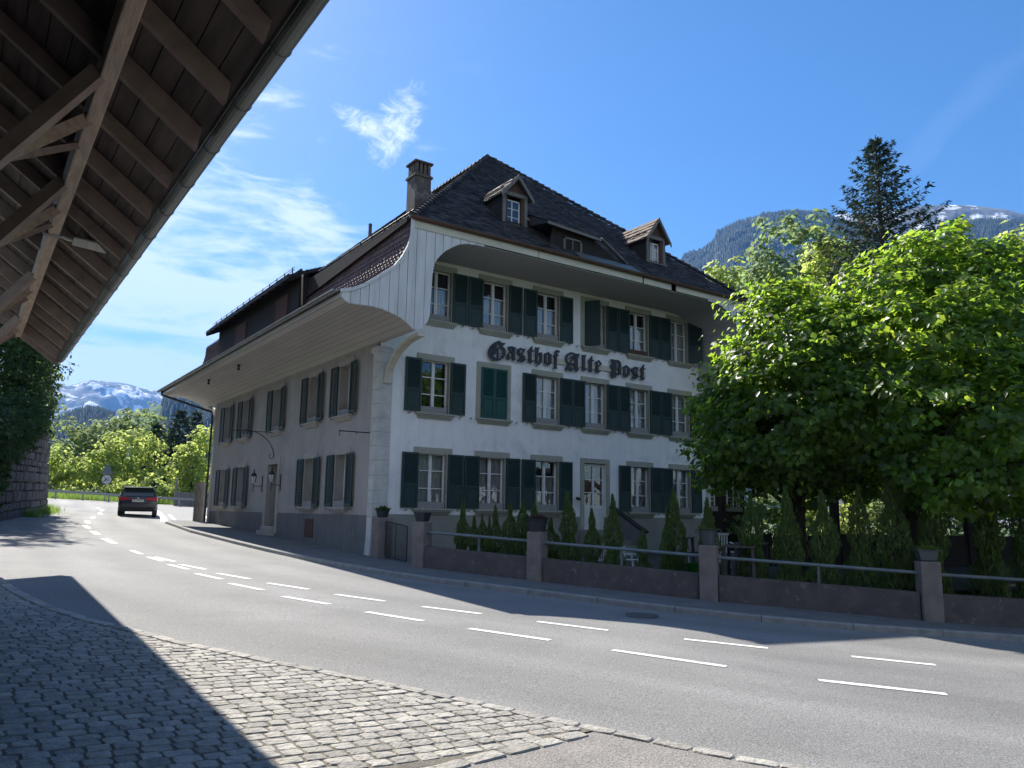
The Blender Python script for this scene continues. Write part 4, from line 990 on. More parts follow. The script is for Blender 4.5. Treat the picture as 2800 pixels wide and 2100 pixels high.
# ---- wooden annex behind the right corner
AX = E('wooden_annex', (17.3, 2.0, 0), label='black weathered wooden annex with white-barred windows behind the right corner of the inn', cat='annex')
b = MB(); b.box(-2.9, 1.35, .0, 5, -.4, 3.6)
x = -2.9
while x < 1.35: b.box(x+.006, min(x+.16, 1.35), -.02, 0, .0, 3.6); x += .166
b.build('wall', m_darkw, AX)
b = MB(); b.hexa([(-3.2, -.6, 3.45), (1.9, -.6, 3.45), (1.9, 5, 4.6), (-3.2, 5, 4.6), (-3.2, -.6, 3.6), (1.9, -.6, 3.6), (1.9, 5, 4.75), (-3.2, 5, 4.75)]); b.build('roof', m_tile, AX)
for wx in (-1.05, .55, -2.2):
    b = MB(); w0, w1 = wx-.42, wx+.42
    b.box(w0, w0+.05, -.07, -.03, 1.68, 2.85); b.box(w1-.05, w1, -.07, -.03, 1.68, 2.85); b.box(w0, w1, -.07, -.03, 2.80, 2.85); b.box(wx-.025, wx+.025, -.07, -.03, 1.68, 2.85)
    for t in (2.05, 2.42): b.box(w0, w1, -.06, -.03, t-.012, t+.012)
    w = b.build('window', m_white, AX)
    b = MB(); b.box(w0-.08, w1+.08, -.16, -.03, 1.46, 1.66); b.build('sill', m_box, w)
    b = MB(); b.quad((w0, -.045, 1.68), (w1, -.045, 1.68), (w1, -.045, 2.85), (w0, -.045, 2.85)); b.build('pane', m_glass, w, recalc=False)

# ------------------------------------------------------------------ lettering on the front: outlines mapped on a plane in front of the wall
def onfront(px, py, Y):
    d = (px-1400)/2150.25*_r-(py-1050)/2150.25*_u+_f; t = (Y-CAM[1])/d[1]; P = CAM+t*d; return float(P[0]), float(P[2])
SG = E('lettering_sign', (3.8, 0, 6.1), label='black blackletter sign reading Gasthof Alte Post on a narrow cream board', cat='sign')
GA = {('G', 0): [[(410, 195), (300, 240), (200, 330), (150, 430), (140, 500), (160, 590), (210, 650), (290, 700), (370, 705), (362, 650), (300, 610), (265, 560), (235, 480), (238, 400), (270, 335), (360, 270)],
  [(410, 195), (490, 250), (585, 260), (540, 310), (480, 350), (445, 320), (370, 262), (340, 240)], [(480, 330), (445, 335), (355, 398), (350, 430), (375, 425), (480, 375)],
  [(272, 330), (362, 265), (355, 400), (345, 430), (340, 520), (275, 560), (265, 500)], [(480, 330), (550, 380), (585, 470), (580, 560), (520, 640), (440, 695), (365, 705), (370, 665), (440, 650), (500, 600), (515, 560), (515, 470), (490, 420), (450, 385)],
  [(366, 400), (392, 395), (392, 665), (360, 660)], [(390, 500), (440, 520), (515, 508), (515, 528), (440, 537), (390, 520)], [(388, 582), (440, 566), (520, 590), (515, 607), (440, 586), (390, 602)]],
 ('a', 0): [[(635, 350), (740, 335), (850, 375), (780, 420), (700, 390), (650, 400)], [(640, 390), (695, 392), (760, 480), (745, 515), (690, 470)], [(695, 470), (670, 540), (685, 600), (712, 625), (650, 692), (600, 640), (622, 565), (650, 500)], [(745, 345), (850, 375), (822, 440), (815, 640), (850, 670), (780, 712), (740, 680), (740, 500), (755, 400)]],
 ('s', 0): [[(865, 410), (965, 372), (1010, 400), (1105, 400), (1040, 470), (985, 425), (940, 450), (950, 500), (880, 530), (870, 470)], [(880, 500), (948, 488), (985, 545), (1060, 570), (1085, 650), (1080, 690), (1020, 740), (1010, 660), (980, 600), (920, 570), (880, 540)], [(1030, 440), (1060, 460), (945, 642), (925, 636)], [(885, 670), (940, 650), (1010, 665), (1060, 690), (995, 745), (930, 710), (860, 725)]],
 ('t', 0): [[(1240, 330), (1260, 335), (1252, 435), (1300, 445), (1300, 472), (1242, 475), (1235, 640), (1232, 700), (1290, 715), (1210, 775), (1130, 705), (1160, 680), (1165, 500), (1130, 465)]],
 ('h', 0): [[(1330, 360), (1365, 370), (1450, 360), (1415, 420), (1405, 500), (1395, 570), (1390, 700), (1400, 760), (1370, 785), (1310, 760), (1335, 690), (1335, 420)], [(1400, 505), (1480, 485), (1505, 530), (1500, 680), (1490, 740), (1430, 800), (1350, 845), (1345, 830), (1400, 780), (1440, 720), (1445, 560), (1430, 540), (1395, 575)]],
 ('o', 0): [[(1545, 530), (1655, 480), (1660, 530), (1620, 570), (1620, 730), (1645, 750), (1640, 835), (1560, 770), (1560, 600)], [(1655, 480), (1755, 565), (1740, 600), (1735, 760), (1700, 800), (1640, 835), (1645, 750), (1670, 760), (1670, 600), (1655, 530)]],
 ('f', 0): [[(1865, 430), (1930, 445), (1950, 480), (1920, 505), (1890, 490), (1885, 545), (1915, 550), (1915, 590), (1880, 590), (1870, 700), (1870, 860), (1885, 915), (1835, 900), (1770, 915), (1800, 860), (1810, 800), (1815, 620), (1775, 580), (1820, 540), (1820, 470)]]}
GB_ = [('A', [[(140, 350), (160, 280), (210, 225), (270, 200), (350, 215), (400, 240), (385, 295), (330, 255), (270, 250), (215, 290), (192, 350), (200, 420), (232, 465), (207, 490), (165, 430), (155, 370)], [(235, 350), (260, 315), (310, 298), (348, 308), (300, 332), (270, 352), (248, 376)], [(352, 285), (385, 300), (212, 540), (182, 538)], [(395, 238), (500, 240), (465, 300), (445, 380), (445, 580), (485, 615), (415, 685), (370, 640), (375, 300)], [(235, 462), (378, 465), (378, 522), (248, 500)], [(182, 520), (232, 530), (345, 610), (290, 665), (240, 630), (200, 620), (160, 645), (140, 610)]]),
 ('l', [[(535, 260), (580, 270), (655, 260), (630, 320), (620, 590), (660, 625), (600, 665), (545, 615), (560, 590), (560, 320)]]),
 ('t', [[(785, 290), (800, 290), (800, 385), (840, 395), (838, 420), (795, 425), (785, 640), (820, 655), (760, 692), (700, 640), (720, 610), (725, 450), (695, 415)]]),
 ('e', [[(870, 430), (960, 390), (960, 440), (930, 460), (940, 560), (950, 630), (970, 650), (1020, 645), (935, 715), (860, 665), (885, 620), (890, 490)], [(960, 390), (1030, 490), (950, 560), (940, 545), (985, 495), (955, 440)]]),
 ('P', [[(1215, 400), (1240, 375), (1300, 370), (1350, 400), (1365, 380), (1382, 385), (1375, 560), (1370, 820), (1265, 820), (1270, 680), (1280, 640), (1260, 580), (1225, 530), (1280, 500), (1280, 420), (1240, 400)], [(1375, 400), (1430, 390), (1490, 450), (1500, 520), (1495, 700), (1480, 750), (1400, 765), (1365, 700), (1435, 700), (1440, 520), (1430, 470), (1400, 445), (1372, 450)], [(1368, 545), (1445, 545), (1445, 562), (1368, 565)], [(1368, 600), (1445, 600), (1445, 620), (1368, 617)], [(1200, 715), (1278, 668), (1278, 722)]]),
 ('o', [[(1530, 565), (1620, 510), (1620, 560), (1600, 590), (1600, 710), (1635, 735), (1620, 820), (1555, 770), (1560, 600)], [(1620, 510), (1710, 590), (1705, 740), (1620, 820), (1632, 735), (1652, 740), (1652, 600), (1618, 560)]]),
 ('s', [[(1735, 610), (1835, 545), (1870, 570), (1930, 565), (1880, 650), (1850, 600), (1815, 640), (1820, 680), (1760, 690), (1750, 640)], [(1755, 670), (1820, 670), (1850, 690), (1905, 720), (1915, 780), (1880, 840), (1865, 780), (1840, 740), (1780, 720)], [(1880, 640), (1905, 650), (1830, 765), (1808, 760)], [(1770, 780), (1870, 785), (1880, 840), (1840, 858), (1800, 840), (1745, 845)]]),
 ('t', [[(2035, 500), (2055, 500), (2047, 590), (2090, 600), (2085, 625), (2042, 625), (2037, 820), (2085, 830), (2020, 885), (1960, 825), (1980, 790), (1985, 660), (1950, 620)]])]
jobs = [(k[0], v, 1320, 910, 9.2167) for k, v in GA.items()]+[(k, v, 1530, 940, 8.848) for k, v in GB_]
for ch_, polys, ox, oy, sc in jobs:
    b = MB()
    for i, P in enumerate(polys):
        Q = [onfront(ox+x/sc, oy+y/sc, -.13) for x, y in P]
        b.prism(Q, lambda u, v, d: (u-3.8, d, v-6.1), -.13-.0015*i, -.095)
    o = b.build('letter', m_letter, SG); o['label'] = 'letter '+ch_
b = MB(); b.box(.62, 6.95, -.055, -.03, .20, .385)
for xx in (.9, 2.7, 4.6, 6.5): b.box(xx, xx+.04, -.03, .0, .22, .36)
b.build('backing_board', m_cream, SG)

# iron sign bracket above the side door, small hook bar near the corner, two lanterns
BR = E('iron_sign_bracket', (0, 8.96, 3.2), label='empty curved wrought-iron sign bracket above the side door', cat='bracket')
b = MB(); pts = []
for i in range(15):
    t = i/14; a = t*math.pi/2; pts.append((-.03-1.15*(1-math.cos(a)), 0, .02+.95*math.sin(a)))
b.tube(pts, .016, 6)
sp = [(-.03+.07*math.cos(a)*(1-a/9)-.07, 0, .02-.0+.07*math.sin(a)*(1-a/9)) for a in np.linspace(0, -4.5, 12)]; b.tube(sp, .012, 5)
sp = [(pts[-1][0]-.0-.08*math.sin(a), 0, pts[-1][2]-.08+.08*math.cos(a)) for a in np.linspace(0, 4.3, 12)]; b.tube(sp, .012, 5)
b.tube([(0, 0, .93), (-1.7, 0, .93)], .014, 6); b.build('arm', m_iron, BR)
HK = MB(); HK.tube([(0, .43, 3.5), (-.95, .43, 3.5)], .018, 6); HK.tube([(-.93, .43, 3.5), (-.93, .43, 3.34)], .01, 5); HK.tube([(-.4, .43, 3.5), (-.4, .43, 3.42)], .01, 5)
T(HK.build('iron_hanging_bar', m_iron), 'short straight iron bar sticking out beside the corner quoins', 'bracket')
def lantern(y, lab):
    t = E('wall_lantern', (-.02, y, 1.9), label=lab, cat='lantern')
    t['group'] = 'lanterns beside the side door'
    b = MB(); b.bar((0, 0, .0), (0, 0, .62), .03, .03); b.tube([(0, 0, .22), (-.34, 0, .22)], .013, 6); b.tube([(-.34, 0, -.02), (-.34, 0, .34)], .014, 6); b.build('bracket', m_iron, t)
    b = MB(); b.lathe([(.05, .34), (.06, .36), (.105, .58), (.115, .59)], (-.34, 0, 0), 6); b.build('glass', m_curt, t)
    b = MB(); b.lathe([(.13, .59), (.09, .68), (.03, .74), (.02, .80), (.03, .83), (0.005, .88)], (-.34, 0, 0), 6)
    for k in range(6):
        a = math.pi/3*k; b.bar((-.34+.062*math.cos(a), .062*math.sin(a), .36), (-.34+.112*math.cos(a), .112*math.sin(a), .59), .012, .012)
    b.build('cap', m_iron, t)
lantern(10.15, 'black wrought-iron wall lantern, left of the side door'); lantern(8.0, 'black wrought-iron wall lantern, right of the side door')

# ------------------------------------------------------------------ terrace, steps, garden wall
ter = MB(); tp = [(.25, -.3), (.1, -3.1), (1.35, -6.2), (3.25, -9.6), (5.75, -12.7), (11, -15.6), (30, -24), (45, -10), (30, 0), (14.2, 0), (.25, 0)]
ter.face([(x, y, -.08) for x, y in tp])
T(ter.build('terrace', MAT('terrace_gravel', (.07, .068, .06), (.045, .05, .04), sc=4, rough=.95, bump=.01, bsc=40)), kind='structure')
STP = E('door_steps', (8.3, -.1, -.08), label='grey steps with a sloping dark-capped parapet leading up to the white front door', cat='steps')
b = MB(); n = 5
for i in range(n):
    z1 = .72-.16*i; y1 = -.02-.30*i-.5
    b.box(-.75, .68, y1+.08, (0 if i == 0 else y1+.38), 0, z1-.0-.0+.08-.0)
b.build('steps', m_plinth, STP)
b = MB(); b.hexa([(.68, .05, 0), (.86, .05, 0), (.86, -1.5, 0), (.68, -1.5, 0), (.68, .05, 1.55), (.86, .05, 1.55), (.86, -1.5, .78), (.68, -1.5, .78)]); b.build('parapet', m_plinth2, STP)
b = MB(); b.bar((.77, .08, 1.60), (.77, -1.6, .765), .24, .06); b.build('coping', m_iron, STP)

GW = E('garden_wall', (0, 0, 0), label='low brownish concrete garden wall with square posts and a grey pipe rail along the pavement', cat='wall')
PO = [(-.02, -.72), (-.15, -3.28), (1.18, -6.28), (2.98, -9.72), (5.50, -12.85), (9.2, -15.4), (13.2, -17.8), (18, -20.6)]
PA = {}
for i, (x, y) in enumerate(PO):
    nx_, ny_ = PO[min(i+1, len(PO)-1)]; px_, py_ = PO[max(i-1, 0)] if i != 1 else PO[1]
    if i == 0: ang = math.pi/2
    else: ang = math.atan2(ny_-py_, nx_-px_)
    PA[i] = ang; g = pl(x, y); w = .36 if i else .44
    b = MB(); b.box(-w/2, w/2, -w/2, w/2, -.25, 1.09)
    o = b.build('post', m_post, GW, bevel=.02); o.location = (x, y, g); o.rotation_euler = (0, 0, ang)
for i in range(1, len(PO)-1):
    a = Vector(PO[i]); c = Vector(PO[i+1]); d = (c-a).normalized(); a2 = a+d*.19; c2 = c-d*.19; n_ = Vector((-d.y, d.x))*.12
    za, zc = pl(*a2), pl(*c2)
    b = MB(); N = 10
    for k in range(N):
        p = a2.lerp(c2, k/N); q_ = a2.lerp(c2, (k+1)/N); zp, zq = za+(zc-za)*k/N, za+(zc-za)*(k+1)/N
        b.hexa([(p.x-n_.x, p.y-n_.y, zp-.25), (q_.x-n_.x, q_.y-n_.y, zq-.25), (q_.x+n_.x, q_.y+n_.y, zq-.25), (p.x+n_.x, p.y+n_.y, zp-.25), (p.x-n_.x, p.y-n_.y, zp+.51), (q_.x-n_.x, q_.y-n_.y, zq+.51), (q_.x+n_.x, q_.y+n_.y, zq+.51), (p.x+n_.x, p.y+n_.y, zp+.51)])
    b.build('wall_section', m_conc, GW)
    b = MB(); b.tube([(a2.x-d.x*.08, a2.y-d.y*.08, za+.86), (c2.x+d.x*.08, c2.y+d.y*.08, zc+.86)], .034, 8)
    rl = b.build('handrail', m_rail, GW)
    m_ = a2.lerp(c2, .52); zm = za+(zc-za)*.52; b = MB(); b.box(m_.x-.025, m_.x+.025, m_.y-.012, m_.y+.012, zm+.49, zm+.84); b.build('stanchion', m_rail, rl)
# gate, open
GT = E('garden_gate', (-.02, -.98, -.03), R_(-80), label='small black mesh garden gate standing half open between the first two posts', cat='gate')
b = MB(); b.tube([(0, 0, .06), (0, 0, 1.0)], .018, 6); b.tube([(.95, 0, -.02), (.95, 0, .88)], .018, 6); b.tube([(0, 0, 1.0), (.95, 0, .88)], .016, 6); b.tube([(0, 0, .06), (.95, 0, -.02)], .016, 6); b.tube([(.46, 0, .03), (.46, 0, .94)], .012, 6); b.build('frame', m_iron, GT)
b = MB()
for i in range(19): x = .05*i+.02; b.box(x, x+.006, -.003, .003, .05-.08*x, .99-.12*x)
for i in range(18): z = .08+.05*i; b.bar((.0, 0, z), (.95, 0, z-.10*(z/.9)), .006, .006)
b.build('mesh_panel', m_iron, GT)
PL_ = MB(); PL_.tube([(-.15, -3.05, -.1), (-.15, -3.05, .95)], .03, 6)
T(PL_.build('gate_stop_post', m_iron), 'thin dark iron gate post beside the second wall post', 'post')

# thuja foliage prototypes
def thuja_proto(seed, h=1.0, r=.22):
    rn = np.random.default_rng(seed); n = 5200
    t = rn.uniform(0, 1, n)**1.35; z = .02+t*h; wob = 1+.22*np.sin(z*13+seed)+.12*np.sin(z*29+seed*2)
    env = r*np.clip(1.15*(1-t)**.62*(.62+1.3*t*(1-t)*1.6), .0, 1.3)*wob
    env = np.maximum(env, .018)
    a = rn.uniform(0, 2*math.pi, n); ra = env*np.sqrt(rn.uniform(.45, 1.15, n))*(1+.18*np.sin(a*3+z*9+seed))
    c = np.stack([ra*np.cos(a)+.02*np.sin(z*6+seed), ra*np.sin(a), z], -1)
    out = np.stack([np.cos(a)*.45, np.sin(a)*.45, np.full(n, 1.)], -1)+rn.normal(0, .35, (n, 3)); out /= np.linalg.norm(out, axis=1)[:, None]
    L_ = rn.uniform(.020, .055, n)[:, None]; side = np.cross(out, rn.normal(0, 1, (n, 3))); side /= np.linalg.norm(side, axis=1)[:, None]; wd = L_*.22
    V = np.concatenate([c-out*L_*.5, c+side*wd, c+out*L_*.7, c-side*wd], 1).reshape(-1, 3); F = np.arange(4*n).reshape(n, 4)
    return V, F
TP = []
for s in range(3):
    V, F = thuja_proto(s*5+1); o = npmesh('foliage', V, F, m_thuja); COL.objects.unlink(o); TP.append(o.data)
tr = MB(); tr.tube([(0, 0, 0), (0, 0, .3), (.01, 0, .85)], [.03, .025, .005], 6); tp_ = tr.build('stem', m_bark); COL.objects.unlink(tp_)
# pots on the posts
def sprigs(n, r, h, mat, parent, z0, size=.05, upright=True, seed=0, flat=False):
    rn = np.random.default_rng(seed); V = []; F = []
    for i in range(n):
        a = rn.uniform(0, 2*math.pi); rr = r*math.sqrt(rn.uniform(0, 1)); hh = rn.uniform(.3, 1)*h*(1-.5*rr/r)
        b0 = np.array([rr*math.cos(a)*.6, rr*math.sin(a)*.6, z0]); tp_ = np.array([rr*math.cos(a)*1.2, rr*math.sin(a)*1.2, z0+hh])
        w = size*rn.uniform(.5, 1); dr = np.array([math.cos(a+1.5), math.sin(a+1.5), 0])*w/2
        md = (b0+tp_)/2+np.array([0, 0, 0.1*hh]); k = len(V)
        V += [b0, md+dr, tp_, md-dr]; F.append((k, k+1, k+2, k+3))
    return npmesh('plant', V, F, mat, parent)
def pot(i, kind, lab, zz=1.09):
    x, y = PO[i]; g = pl(x, y)+zz
    t = E('flower_pot', (x, y, g), PA[i], label=lab, cat='flower pot'); t['group'] = 'flower pots on the garden wall posts'
    return t
t = pot(0, 0, 'dark woven basket pot with trailing green plant on the post by the house corner')
b = MB(); b.lathe([(.14, 0), (.19, .18), (.20, .20), (.17, .20), (.15, .12)], (0, 0, 0), 14); b.build('pot', m_pot, t); sprigs(160, .22, .24, m_leafd, t, .16, .08, seed=1)
t = pot(1, 0, 'dark grey square pot with thin dry stems on the gate post')
b = MB(); b.hexa([(-.12, -.11, 0.015), (.12, -.11, 0.015), (.12, .11, 0.015), (-.12, .11, 0.015), (-.17, -.15, .24), (.17, -.15, .24), (.17, .15, .24), (-.17, .15, .24)]); b.build('pot', m_pot, t, bevel=.01); sprigs(16, .14, .40, m_box, t, .2, .016, seed=2)
t = pot(2, 0, 'dark oval metal tub with brownish dry flowers on a wall post')
b = MB(); b.lathe([(.19, 0), (.22, .22), (.25, .30), (.26, .31), (.23, .31), (.21, .2)], (0, 0, 0), 18); b.tube([(.25, 0, .28), (.31, 0, .30), (.31, 0, .22), (.25, 0, .2)], .01, 5); b.tube([(-.25, 0, .28), (-.31, 0, .30), (-.31, 0, .22), (-.25, 0, .2)], .01, 5); b.build('tub', m_pot, t); sprigs(120, .24, .20, m_redw, t, .26, .05, seed=3)
t = pot(3, 0, 'grey galvanised tub with a small conifer on a wall post')
b = MB(); b.lathe([(.13, 0), (.135, .02), (.175, .28), (.185, .29), (.175, .30), (.20, .33), (.17, .33), (.16, .2)], (0, 0, 0), 20); b.tube([(.18, 0, .31), (.25, 0, .31), (.25, 0, .24)], .011, 5); b.tube([(-.18, 0, .31), (-.25, 0, .31), (-.25, 0, .24)], .011, 5); b.build('tub', m_tub, t); inst('plant', TP[0], t, (.05, 0, .25), 0, (.42, .42, .50)); sprigs(120, .20, .14, m_grass, t, .28, .05, seed=5)
t = pot(4, 0, 'grey rectangular planter with bright green seedlings on a wall post')
b = MB(); b.hexa([(-.14, -.10, 0.015), (.14, -.10, 0.015), (.14, .10, 0.015), (-.14, .10, 0.015), (-.19, -.12, .20), (.19, -.12, .20), (.19, .12, .20), (-.19, .12, .20)]); b.hexa([(-.22, -.14, .20), (.22, -.14, .20), (.22, .14, .20), (-.22, .14, .20), (-.22, -.14, .225), (.22, -.14, .225), (.22, .14, .225), (-.22, .14, .225)]); b.build('pot', m_tub, t, bevel=.008); sprigs(160, .21, .14, m_grass, t, .21, .06, seed=6); sprigs(9, .22, .42, m_grass, t, .2, .012, seed=7)

# ---- thujas behind the wall
# along the wall: (bay, fraction, set-back, height, width)
TH = [(1, .20, 1.62, .9, 'tallest of the first close pair right of the gate'), (1, .32, 1.28, .95, 'short and blunt, second right of the gate'), (1, .40, 1.32, .9, 'short, third right of the gate'), (1, .50, 1.55, .9, 'straight, just left of the middle rail support of the first bay'),
      (1, .62, 1.62, 1.0, 'slim, just right of the middle rail support of the first bay'), (1, .73, 1.72, 1.1, 'with a long bare tip in the first bay'), (1, .83, 1.65, 1.1, 'with a straight upright tip, second before the tub with dry flowers'), (1, .96, 1.35, 1.15, 'low and wide, right beside the tub with dry flowers'),
      (2, .10, 1.95, 1.1, 'tall with pointed tip, first after the tub with dry flowers'), (2, .25, 1.62, 1.1, 'broad and even, in front of the left edge of the white door'), (2, .39, 1.95, 1.1, 'with a long thin tip in front of the white door'), (2, .56, 1.30, .9, 'smallest, in front of the sloping stair parapet'),
      (2, .74, 2.10, 1.15, 'double-tipped, below the ground-floor window right of the door'), (2, .93, 1.98, 1.1, 'twin-topped, just left of the galvanised tub'),
      (3, .16, 2.10, 1.15, 'first right of the galvanised tub, before the annex'), (3, .36, 2.30, 1.15, 'before the gap of lit shrubs, left one'), (3, .53, 2.25, 1.15, 'before the lit shrubs, second one'), (3, .70, 2.40, 1.15, 'before the lit shrubs, third one'), (3, .85, 2.75, 1.25, 'tallest of its bay with a yellow-green tip'),
      (4, .06, 2.55, 1.15, 'right behind the rectangular planter'), (4, .30, 2.50, 1.2, 'double-topped, first beyond the last planter'), (4, .48, 2.55, 1.2, 'even cone in front of the timber shelter opening'), (4, .72, 2.75, 1.3, 'at the right edge of the picture'), (4, .92, 2.7, 1.3, 'last one beyond the right edge')]
for i, (bay, fr, h, w, lab) in enumerate(TH):
    a = Vector(PO[bay]); c = Vector(PO[bay+1]); d = (c-a).normalized(); n_ = Vector((-d.y, d.x)); p = a.lerp(c, fr)+n_*.55+d*.15
    g = max(pl(p.x, p.y), -.75)
    t = E('thuja', (p.x, p.y, g+.02), random.uniform(0, 6), label='dark columnar thuja '+lab, cat='thuja', group='thujas planted behind the garden wall')
    H = h*1.0
    if 'twin' in lab or 'double' in lab or i in (0, 3): inst('foliage', TP[(i+1) % 3], t, (.16, .06, 0), 1.3, (.6*w, .6*w, H*.84))
    t.rotation_euler = (random.uniform(-.035, .035), random.uniform(-.035, .035), random.uniform(0, 6))
    f = inst('foliage', TP[i % 3], t, (0, 0, 0), 0, tuple((.80 if bay == 1 else .74 if bay == 2 else .84)*w*(.75+.25*h)*q_ for q_ in (random.uniform(.88, 1.1), random.uniform(.88, 1.1)))+(H,)); inst('stem', tp_.data, t, sc=(1, 1, H))

# ---- terrace furniture glimpsed between the thujas
def at(px, dist):
    d = (px-1400)/2150.25*_r+_f; d = d/math.hypot(d[0], d[1]); return float(CAM[0]+dist*d[0]), float(CAM[1]+dist*d[1])
def hz(py, px, dist):
    d = (px-1400)/2150.25*_r-(py-1050)/2150.25*_u+_f; return float(CAM[2]+dist*d[2]/math.hypot(d[0], d[1]))
def chair(px, dist, rz, lab):
    x, y = at(px, dist); t = E('garden_chair', (x, y, -.08), rz, label=lab, cat='chair'); t['group'] = 'white garden chairs on the terrace'
    b = MB(); b.box(-.22, .22, -.22, .22, .41, .44); b.build('seat', m_wplas, t, bevel=.01)
    b = MB()
    for i in range(6): b.box(-.20+.068*i, -.16+.068*i, .20, .225, .5, .86)
    b.box(-.22, .22, .195, .235, .84, .90); b.box(-.22, .22, .195, .235, .46, .50); b.build('backrest', m_wplas, t, bevel=.008)
    for sx in (-1, 1):
        for sy in (-1, 1):
            b = MB(); b.bar((sx*.2, sy*.2, .42), (sx*.24, sy*.25, 0), .045, .03); b.build('leg', m_wplas, t)
        b = MB(); b.bar((sx*.24, -.22, .62), (sx*.24, .2, .66), .05, .025); b.bar((sx*.24, -.2, .62), (sx*.24, -.2, .42), .04, .03); b.build('armrest', m_wplas, t)
chair(1642, 18.9, 2.6, 'white plastic garden chair between the thujas in front of the door steps')
chair(1716, 19.6, .4, 'white plastic garden chair right of the smallest thuja')
chair(1968, 21.5, -.5, 'pale slatted garden chair on the terrace behind the galvanised tub')
for o_c in [o for o in COL.objects if o.name.startswith('garden_chair')][:2]: o_c.scale = (.8, .8, .62)
m_oldw = MAT('old_table_wood', (.10, .09, .08), (.07, .065, .06), sc=6, rough=.85)
def table(px, dist, lab, w=1.3):
    x, y = at(px, dist); t = E('garden_table', (x, y, -.08), .6, label=lab, cat='table'); t['group'] = 'wooden tables on the terrace'
    b = MB()
    for i in range(5): b.box(-w/2, w/2, -.34+.14*i, -.22+.14*i, .70, .73)
    b.build('table_top', m_oldw, t)
    for sx in (-1, 1):
        for sy in (-1, 1): b = MB(); b.bar((sx*(w/2-.1), sy*.28, .7), (sx*(w/2-.05), sy*.3, 0), .06, .06); b.build('leg', m_oldw, t)
table(1850, 23.0, 'weathered grey wooden table near the plinth, between the two double-tipped thujas'); table(2040, 19.5, 'weathered grey wooden table behind the bay of lit shrubs', 1.6); table(2010, 17.6, 'long grey table close behind the wall, right of the galvanised tub', 1.2)
x, y = at(1886, 18.0); b = MB(); b.lathe([(.15, 0), (.18, .3), (.19, .31), (.17, .31), (.16, .26)], (x, y, -.08), 16); T(b.build('bucket', m_greenp), 'bright green plastic bucket beside the concrete post with the galvanised tub', 'bucket')
b = MB(); x, y = at(1875, 18.6); b.tube([(x, y, .2), (x-.05, y, .5), (x-.16, y-.02, .66), (x-.22, y, .62)], .012, 6); T(b.build('garden_hose', m_wplas), 'pale bent hose arching behind the twin-topped thuja', 'hose')

# ---- timber shelter on the right
SH = E('timber_shelter', (*at(2700, 23.5), -.1), R_(-28), label='dark open timber shelter behind the last thujas at the right', cat='shelter')
for xx in (-2.6, -.2, 1.55, 4.2):
    for yy in (0, 3.2): b = MB(); b.box(xx-.1, xx+.1, yy-.1, yy+.1, -.4, 2.5); b.build('post', m_darkw, SH)
b = MB(); b.box(-3, 4.6, -.09, .09, 1.72, 1.9); b.box(-3, 4.6, -.1, .1, 2.4, 2.6); b.box(-3, 4.6, 3.1, 3.3, 2.4, 2.6); b.bar((-.2, 0, 1.0), (-1.6, 0, 2.4), .08, .08); b.build('beam', m_darkw, SH)
b = MB(); b.hexa([(-3.3, -.9, 2.45), (5, -.9, 2.45), (5, 1.7, 3.6), (-3.3, 1.7, 3.6), (-3.3, -.9, 2.55), (5, -.9, 2.55), (5, 1.7, 3.7), (-3.3, 1.7, 3.7)]); b.hexa([(-3.3, 1.7, 3.6), (5, 1.7, 3.6), (5, 4.3, 2.45), (-3.3, 4.3, 2.45), (-3.3, 1.7, 3.7), (5, 1.7, 3.7), (5, 4.3, 2.55), (-3.3, 4.3, 2.55)]); b.build('roof', m_darkw, SH)
b = MB(); b.box(-3, 4.6, 3.15, 3.2, -.4, .9)
b.build('parapet_boards', m_darkw, SH)
b = MB(); x, y = at(2240, 24)
for i in range(16): b.box(-2.6+.34*i, -2.30+.34*i, 0, .03, -.3, .75+.02*(i % 3))
b.box(-2.6, 2.9, .03, .08, .1, .2); b.box(-2.6, 2.9, .03, .08, .5, .6)
o = b.build('dark_board_fence', m_darkw); o.location = (x, y, 0); o.rotation_euler = (0, 0, R_(-26)); T(o, 'low dark board fence behind the thujas, below the lit shrubs', 'fence')

# ------------------------------------------------------------------ near barn roof
BN = E('barn_roof', (-8.15, 0, 0), label='dark underside of a wooden barn roof with rafters, purlin and gutter hanging over the street corner', cat='barn roof')
K = 1.03; EZb = 4.70; SP = .737; EXb = -8.14
def bx(y): return -20.865+(y+20.865)*K
YE = .33
LBX = lambda X: EZb+SP*(EXb-X)
o_ = BN.location
def loc(p): return (p[0]-BN.location.x, p[1], p[2])
b = MB(); # boards along the eave
s = 0; cosp = 1/math.hypot(1, SP)
while s < 9.0:
    w = random.uniform(.17, .24); s1 = min(s+w-.01, 9)
    z_ = random.uniform(0, .008)
    xa, xb = EXb+.02-s*cosp, EXb+.02-s1*cosp; za, zb = LBX(xa)+z_, LBX(xb)+z_
    y = -34.
    ys = [-34]
    while ys[-1] < YE: ys.append(min(ys[-1]+random.uniform(3, 4.5), YE))
    for y0, y1 in zip(ys, ys[1:]):
        b.hexa([loc((xa, y0+.004, za)), loc((xb, y0+.004, zb)), loc((xb, y1, zb)), loc((xa, y1, za)), loc((xa, y0+.004, za+.03)), loc((xb, y0+.004, zb+.03)), loc((xb, y1, zb+.03)), loc((xa, y1, za+.03))])
    s += w
b.build('roof_boards', m_bord, BN)
b = MB(); xa, xb = EXb+.06, EXb-9*cosp
b.hexa([loc((xa, -34, LBX(xa)+.05)), loc((xb, -34, LBX(xb)+.05)), loc((xb, YE+.05, LBX(xb)+.05)), loc((xa, YE+.05, LBX(xa)+.05)), loc((xa, -34, LBX(xa)+.12)), loc((xb, -34, LBX(xb)+.12)), loc((xb, YE+.05, LBX(xb)+.12)), loc((xa, YE+.05, LBX(xa)+.12))])
